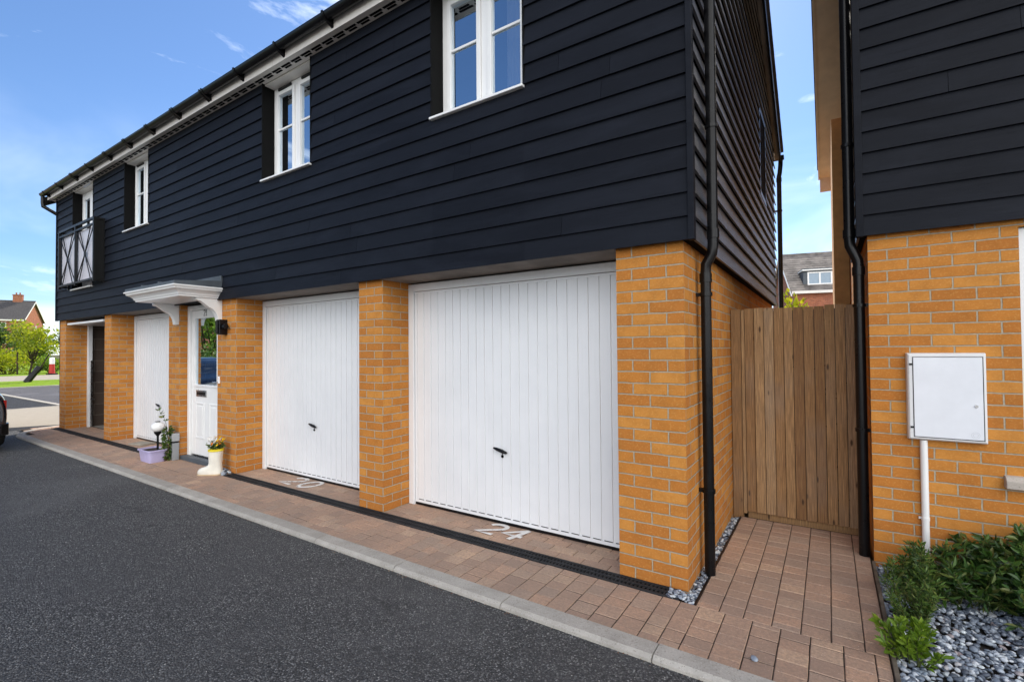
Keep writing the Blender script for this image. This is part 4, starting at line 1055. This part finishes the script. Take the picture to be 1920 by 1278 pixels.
# leafy climber beside it
CP=empty('climbing_plant',(-6.965,-.125,0),label='tall leafy green plant with a long top shoot beside the grey post',cat='plant')
L=MB(); St=MB(); q=random.Random(31)
cur=[Vector((.0+.012*math.sin(i*.8),.01*math.cos(i*1.1)-.06*max(0,(i-9))/5,i*.05)) for i in range(15)]
cur=[c+Vector((-.012*max(0,i-7),0,0)) for i,c in enumerate(cur)]
St.tube(cur,[.006*(1-.05*i) for i in range(15)],6)
for i in range(11,15):
    for k in range(5):
        o_=Vector((q.gauss(0,1),q.gauss(0,1),.4)); leaves(L,[cur[i]],[o_],.05,q,.5)
for k in range(620):
    z=q.uniform(.02,.46); rad=.050*(1-.35*abs(z-.26)/.26); a=q.uniform(0,6.28); rr=rad*math.sqrt(q.random()); c=Vector((rr*math.cos(a),rr*math.sin(a),z))
    leaves(L,[c],[Vector((math.cos(a),math.sin(a),q.uniform(-.6,.7)))],.042,q,.5)
L.build('foliage',LEAFM,CP); St.build('stems',STEM,CP)
b=MB(); b.solid(-.17,.17,-.11,.11,0,.022,M=Matrix.Rotation(R(12),3,'Z')); tag(b.build('stone_slab',BEIGE,loc=(-8.69,.17,.004),bevel=.004),'small pale flat stone lying in front of the third garage door','stone slab')

# ------------------------------------------------------------------ parked car (rear corner shows at the left edge)
CR=empty('parked_car',(-9.93,-1.97,-.028),label='black parked car whose rear corner enters the frame at the left',cat='car')
def carsec(x,w,zb,zs,zr,wr):
    """closed half-mirrored ring at station x (nose towards -x)"""
    half=[(0,zb),(w*.80,zb),(w*.97,zb+.10),(w,zb+.28),(w*.985,zs-.12),(w*.93,zs),(wr,max(zs+.005,zr-.05)),(wr*.80,zr),(0,zr+.012)]
    return [(x,y_,z) for y_,z in half]+[(x,-y_,z) for y_,z in half[-2:0:-1]]
st=[(.0,.72,.34,.70,.74,.60),(-.05,.80,.26,.82,.88,.66),(-.14,.845,.22,.88,.98,.68),(-.45,.87,.2,.92,1.06,.70),(-.75,.885,.2,.94,1.30,.60),(-1.15,.89,.2,.95,1.42,.60),(-1.8,.895,.2,.95,1.455,.61),(-2.4,.895,.2,.94,1.44,.61),(-2.8,.89,.2,.93,1.30,.62),(-3.2,.885,.2,.92,1.02,.72),(-3.7,.87,.2,.86,.93,.74),(-4.1,.82,.22,.76,.82,.68),(-4.28,.70,.28,.62,.68,.55)]
b=MB(); b.loft([carsec(*s_) for s_ in st]); body=b.build('body',CARPAINT,CR,smooth=True)
sm=body.modifiers.new('Subdivision','SUBSURF'); sm.levels=2; sm.render_levels=2
b=MB()
for s_ in (-1,1):
    pts=[(-.78,1.02,1.24),(-1.2,1.02,1.375),(-1.75,1.02,1.40),(-1.75,1.02,.98)]
    def side(x,z): 
        k=(z-.95)/.47; return (x,s_*(.865-.235*k)+s_*.012,z)
    b.face([side(-.80,1.0),side(-1.78,.99),side(-1.78,1.36),side(-1.18,1.335)]); b.face([side(-1.84,.99),side(-2.95,.98),side(-2.48,1.34),side(-1.84,1.36)])
b.face([(-.50,-.60,1.085),(-.50,.60,1.085),(-1.02,.52,1.385),(-1.02,-.52,1.385)])
b.build('window',CARGLASS,CR)
b=MB()
for s_ in (-1,1):
    b2=[(-.005,s_*.52,.66),(-.005,s_*.66,.66),(-.10,s_*.815,.68),(-.12,s_*.82,.80),(-.07,s_*.68,.82),(-.05,s_*.52,.80)]
    m=MB(); m.shared(b2+[(x-.08,y_*.97,z) for x,y_,z in b2],[tuple(range(6)),(0,6,7,1),(1,7,8,2),(2,8,9,3),(3,9,10,4),(4,10,11,5),(5,11,6,0)]); m.build('tail_light',REDL,CR)
b=MB(); b.solid(.012,.03,-.26,.26,.52,.63); b.build('number_plate',plain('plate_grey',(.24,.24,.22),.4,.4),CR,bevel=.004)
b=MB(); b.loft([[(x,w,z0_),(x,w,z1_),(x,-w,z1_),(x,-w,z0_)] for x,w,z0_,z1_ in ((.035,.55,.30,.40),(.02,.74,.28,.42),(-.10,.84,.26,.44),(-.3,.88,.25,.44))]); b.build('bumper',BLACK,CR,bevel=.02)
for x in (-.88,-3.45):
    for s_ in (-1,1):
        b=MB(); M=Matrix.Rotation(R(90),3,'X'); b.lathe([(.19,-.10),(.29,-.10),(.315,-.07),(.315,.07),(.29,.10),(.19,.10)],(x,s_*.80,.315),28,M=M); w_=b.build('wheel',RUBBER,CR,autosmooth=R(35))
        b=MB(); b.lathe([(.0,-.085),(.06,-.09),(.19,-.07),(.19,.07),(.06,.09),(0,.085)],(x,s_*.80,.315),20,M=M); b.build('rim',STEEL,w_)

# ------------------------------------------------------------------ background houses
def bg_house(name,loc,rz,wd,dp,ev,rg,label,wins,chims,wallm,roofm,group=None):
    t=empty(name,loc,rz,label=label,cat='house',group=group)
    b=MB(); b.face([(0,0,-1),(wd,0,-1),(wd,0,ev),(0,0,ev)]); b.face([(wd,0,-1),(wd,dp,-1),(wd,dp,ev),(wd,dp/2,rg),(wd,0,ev)]); b.face([(0,dp,-1),(0,0,-1),(0,0,ev),(0,dp/2,rg),(0,dp,ev)]); b.face([(wd,dp,-1),(0,dp,-1),(0,dp,ev),(wd,dp,ev)])
    b.build('wall',wallm,t)
    r_=MB(); s_=(rg-ev)/(dp/2)
    r_b=roof_slab('roof',-.25,wd+.25,-.3,dp+.3,dp/2,rg+.12,s_,.05,roofm,t)
    e=MB(); 
    for x0_,x1_ in ((-.28,-.2),(wd+.2,wd+.28)):
        for ye in (-.3,dp+.3):
            za=rg-abs(dp/2-ye)*s_; e.prism([(ye,za+.08),(dp/2,rg+.08),(dp/2,rg-.15),(ye,za-.15)],lambda q_,z,w:(w,q_,z),x0_,x1_)
    e.solid(-.2,wd+.2,-.36,-.3,ev-.22,ev-.02); e.build('fascia',CREAM,t)
    for (x,z,w,h,face) in wins:
        m=MB(); F=.09
        def bx(a,c,za,zb,d0,d1):
            if face=='f': m.solid(a,c,-d1,-d0,za,zb)
            else: m.solid(wd+d0,wd+d1,a,c,za,zb)
        bx(x,x+F,z,z+h,.0,.06); bx(x+w-F,x+w,z,z+h,.0,.06); bx(x+F,x+w-F,z,z+F,.0,.059); bx(x+F,x+w-F,z+h-F,z+h,.0,.059)
        if w>.7: bx(x+w/2-.04,x+w/2+.04,z+F,z+h-F,.0,.058)
        o=m.build('window',WHITE,t); m=MB(); bx(x+F,x+w-F,z+F,z+h-F,.005,.02); m.build('glass_pane',CARGLASS,o)
    for x,w,h in chims:
        m=MB(); m.box(x,x+w,dp/2-.35,dp/2+.35,rg-.5,rg+h); m.box(x-.06,x+w+.06,dp/2-.41,dp/2+.41,rg+h,rg+h+.12)
        for k in (0,1): m.tube([(x+w*.3+k*w*.4,dp/2,rg+h+.1),(x+w*.3+k*w*.4,dp/2,rg+h+.45)],.1,8)
        m.build('chimney',wallm,t)
    return t
ang=math.atan2(.89,.45)      # local +x points back along the front to the gable end
L1=18.0; g0=Vector((-103.9,17.2,0)); fx=Vector((.45,.89,0)).normalized()
bg_house('brick_house',tuple(g0-fx*L1),math.atan2(fx.y,fx.x),L1,9.0,6.85,10.0,'distant red brick house with chimneys beyond the far lawn at the left',
    [(L1-3.1,5.45,1.25,.95,'f'),(L1-6.2,5.45,1.25,.95,'f'),(L1-3.1,3.1,1.25,1.0,'f'),(L1-6.2,3.1,1.25,1.0,'f'),(L1-9.5,5.45,1.25,.95,'f'),(5.2,5.3,.5,.8,'g'),(4.6,1.2,1.0,1.4,'g')],[(L1-2.4,1.1,1.0),(L1-8.3,1.1,1.0)],REDBRICK,TILE)
rz=R(14); t=bg_house('brick_house',(-1.42,39.8,0),rz,14,9,5.85,9.35,'red brick house with a grey dormer roof seen through the gap over the gate',[(2.2,3.0,1.3,1.2,'f'),(6,3.0,1.3,1.2,'f')],[],REDBRICK,TILE2)
# dormers
for dx,w in ((.75,2.1),(3.9,2.1)):
    m=MB(); s_=3.5/4.5; y0=.55; z0=6.25; h=1.2
    m.prism([(y0,z0),(y0,z0+h),(y0+(h+.0)/s_+.1,z0+h)],lambda q_,z,x:(x,q_,z),dx,dx+w); d=m.build('dormer',LEAD,t)
    m=MB(); m.solid(dx-.1,dx+w+.1,y0-.22,y0+1.75,z0+h+.001,z0+h+.09); m.build('fascia',WHITE,d)
    m=MB(); m.solid(dx-.06,dx+w+.06,y0-.18,y0+1.7,z0+h+.091,z0+h+.17); m.build('dormer_roof',LEAD,d)
    m=MB(); a,c=dx+.28,dx+w-.16; F=.1
    m.solid(a,a+F,y0-.05,y0-.001,z0+.1,z0+h-.1); m.solid(c-F,c,y0-.05,y0-.001,z0+.1,z0+h-.1); m.solid(a+F,c-F,y0-.049,y0-.001,z0+.1,z0+.2); m.solid(a+F,c-F,y0-.049,y0-.001,z0+h-.2,z0+h-.1); m.solid((a+c)/2-.05,(a+c)/2+.05,y0-.048,y0-.001,z0+.2,z0+h-.2); w_=m.build('window',WHITE,d)
    m=MB(); m.face([(a+F,y0-.02,z0+.2),(c-F,y0-.02,z0+.2),(c-F,y0-.02,z0+h-.2),(a+F,y0-.02,z0+h-.2)]); m.build('glass_pane',plain('far_glass',(.22,.30,.38),.1,.6),w_)

# ------------------------------------------------------------------ trees
def tree(name,loc,h,cr,trunk_h,label,lm,nleaf,leaf,seed,lean=(0,0),squash=.8,cat='tree',clumps=16,trunk_r=.08):
    q=random.Random(seed); t=empty(name,loc,label=label,cat=cat); T=MB(); L=MB()
    top=Vector((lean[0],lean[1],trunk_h)); ax=[Vector((0,0,-.1)),top*.45+Vector((q.gauss(0,.03),q.gauss(0,.03),0)),top]
    T.tube(ax,[trunk_r*1.25,trunk_r,trunk_r*.75],8)
    cz=trunk_h+(h-trunk_h)*.5; hz=(h-trunk_h)*.62
    cs=[]
    for k in range(clumps):
        while True:
            v_=Vector((q.uniform(-1,1),q.uniform(-1,1),q.uniform(-1,1)))
            if .15<v_.length<1: break
        c=Vector((lean[0]*1.3+v_.x*cr*.8,lean[1]*1.3+v_.y*cr*.8,cz+v_.z*hz*.85)); cs.append((c,cr*q.uniform(.22,.42)))
        mid=top.lerp(c,.5)+Vector((q.gauss(0,.1),q.gauss(0,.1),.05))*cr*.4
        T.tube([top*q.uniform(.75,1),mid,c],[trunk_r*.45,trunk_r*.28,trunk_r*.1],5,caps=False)
    per=nleaf//clumps
    for c,rr in cs:
        P=[];D=[]
        for i in range(per):
            v_=Vector((q.gauss(0,1),q.gauss(0,1),q.gauss(0,1))).normalized()*rr*(q.random()**.45)
            v_.z*=squash; P.append(c+v_); D.append(v_+Vector((q.gauss(0,.3),q.gauss(0,.3),q.gauss(-.1,.3)))*rr)
        leaves(L,P,D,leaf,q,.6)
    T.build('trunk',BARK,t); L.build('crown',lm,t); return t
tr=tree('young_tree',(-34.9,4.1,0),3.3,1.1,1.15,'young leaning tree in a black guard on the lawn',LEAFY,1500,.14,5,lean=(-.1,.15),clumps=20,trunk_r=.05)
b=MB(); b.tube([(.05,-.12,-.02),(.0,.22,.5),(.0,.42,.78)],[.16,.14,.17],9); b.build('tree_guard',BLACK,tr)
b=MB(); b.tube([(0,.42,.7),(-.1,.8,1.5)],.03,6); b.build('stake',BARK,tr)
def bush(name,loc,rx,ry,h,label,lm,n,leaf,seed,cat='bush'):
    q=random.Random(seed); t=empty(name,loc,label=label,cat=cat); L=MB(); T=MB()
    lob=[]
    for k in range(14):
        a=q.uniform(0,6.28); rr=math.sqrt(q.random())*.75; lob.append((Vector((rx*rr*math.cos(a),ry*rr*math.sin(a),h*q.uniform(.3,.75))),q.uniform(.25,.42)))
    for c,s_ in lob:
        T.tube([(c.x*.2,c.y*.2,-.05),tuple(c*.6),tuple(c)],[.04*h/2,.03*h/2,.01],5,caps=False)
        P=[];D=[]
        for i in range(n//14):
            v_=Vector((q.gauss(0,1),q.gauss(0,1),q.gauss(0,1))).normalized()*(q.random()**.4); p=c+Vector((v_.x*rx*s_*1.4,v_.y*ry*s_*1.4,v_.z*h*s_*.9))
            if p.z<0: p.z=abs(p.z)*.5
            P.append(p); D.append(v_+Vector((0,0,.3)))
        leaves(L,P,D,leaf,q,.6)
    L.build('foliage',lm,t); T.build('stems',BARK,t); return t
bush('bush',(-51,6.2,0),1.6,1.9,2.1,'rounded yellow-green bush behind the footpath at the left edge',LEAFY,2600,.17,41)
bush('bush',(-50,8.4,0),1.2,1.2,1.3,'low clipped green bush right of the yellow-green one',LEAFB,1400,.15,42)
tree('tree',(-58,6.9,0),4.4,1.9,1.0,'olive-green tree behind the yellow-green bush',LEAFM,2200,.24,43,clumps=18)
tree('tree',(-62,13.3,0),4.6,2.0,1.0,'dark green tree at the end wall of the garage house',LEAFM,2200,.26,44,clumps=18)
tree('tree',(-66,10.6,0),3.6,2.2,.8,'bright spreading tree in front of the distant brick house',LEAFB,2000,.26,45,clumps=18)
bush('garden_shrub',(.08,8.3,-.03),.55,.5,2.72,'yellow-green shrub top showing over the timber gate',LEAFY,2200,.10,46,cat='shrub')
# red and white bollard, timber post
RB=empty('bollard',(-46.2,7.55,0),label='red bollard with a white top at the far path',cat='bollard')
b=MB(); b.lathe([(.26,0),(.26,.08),(.17,.12),(.15,.75),(.15,.76)],(0,0,0),14); b.build('post',plain('red_paint',(.45,.03,.02),.5,.4),RB)
b=MB(); b.lathe([(.15,.762),(.15,1.15),(.12,1.22),(0,1.24)],(0,0,0),14); b.build('band',WHITE,RB)
b=MB(); b.solid(-.26,.26,-.26,.26,-.02,.1); b.build('foot',BLACK,RB)
b=MB(); b.tube([(0,0,-.05),(0,0,1.7)],.05,8); b.lathe([(.07,1.7),(.07,1.76),(0,1.8)],(0,0,0),10); tag(b.build('timber_post',BARK,loc=(-49.0,6.3,0)),'thin timber post standing in front of the yellow-green bush','post')

# planting and a house across the road, out of frame to the left: they show mirrored in the front-door glass
tree('tree',(-24,-8.2,0),5.6,2.4,1.3,'leafy tree across the road mirrored in the front-door glass',LEAFB,2600,.24,61,clumps=20)
tree('tree',(-21,-6.4,0),4.2,1.7,.8,'smaller leafy tree across the road mirrored in the front-door glass',LEAFB,2000,.2,62,clumps=16)
bush('hedge',(-19.5,-5.6,0),1.6,1.2,1.7,'clipped green hedge bush across the road mirrored in the front-door glass',LEAFM,2200,.12,63,cat='hedge')
bg_house('brick_house',(-46,-24,0),R(60),14,8,5.6,8.6,'red brick house across the road mirrored in the front-door glass',[(2,3.2,1.2,1.1,'f'),(5,3.2,1.2,1.1,'f'),(8,3.2,1.2,1.1,'f'),(11,3.2,1.2,1.1,'f')],[],REDBRICK,TILE)
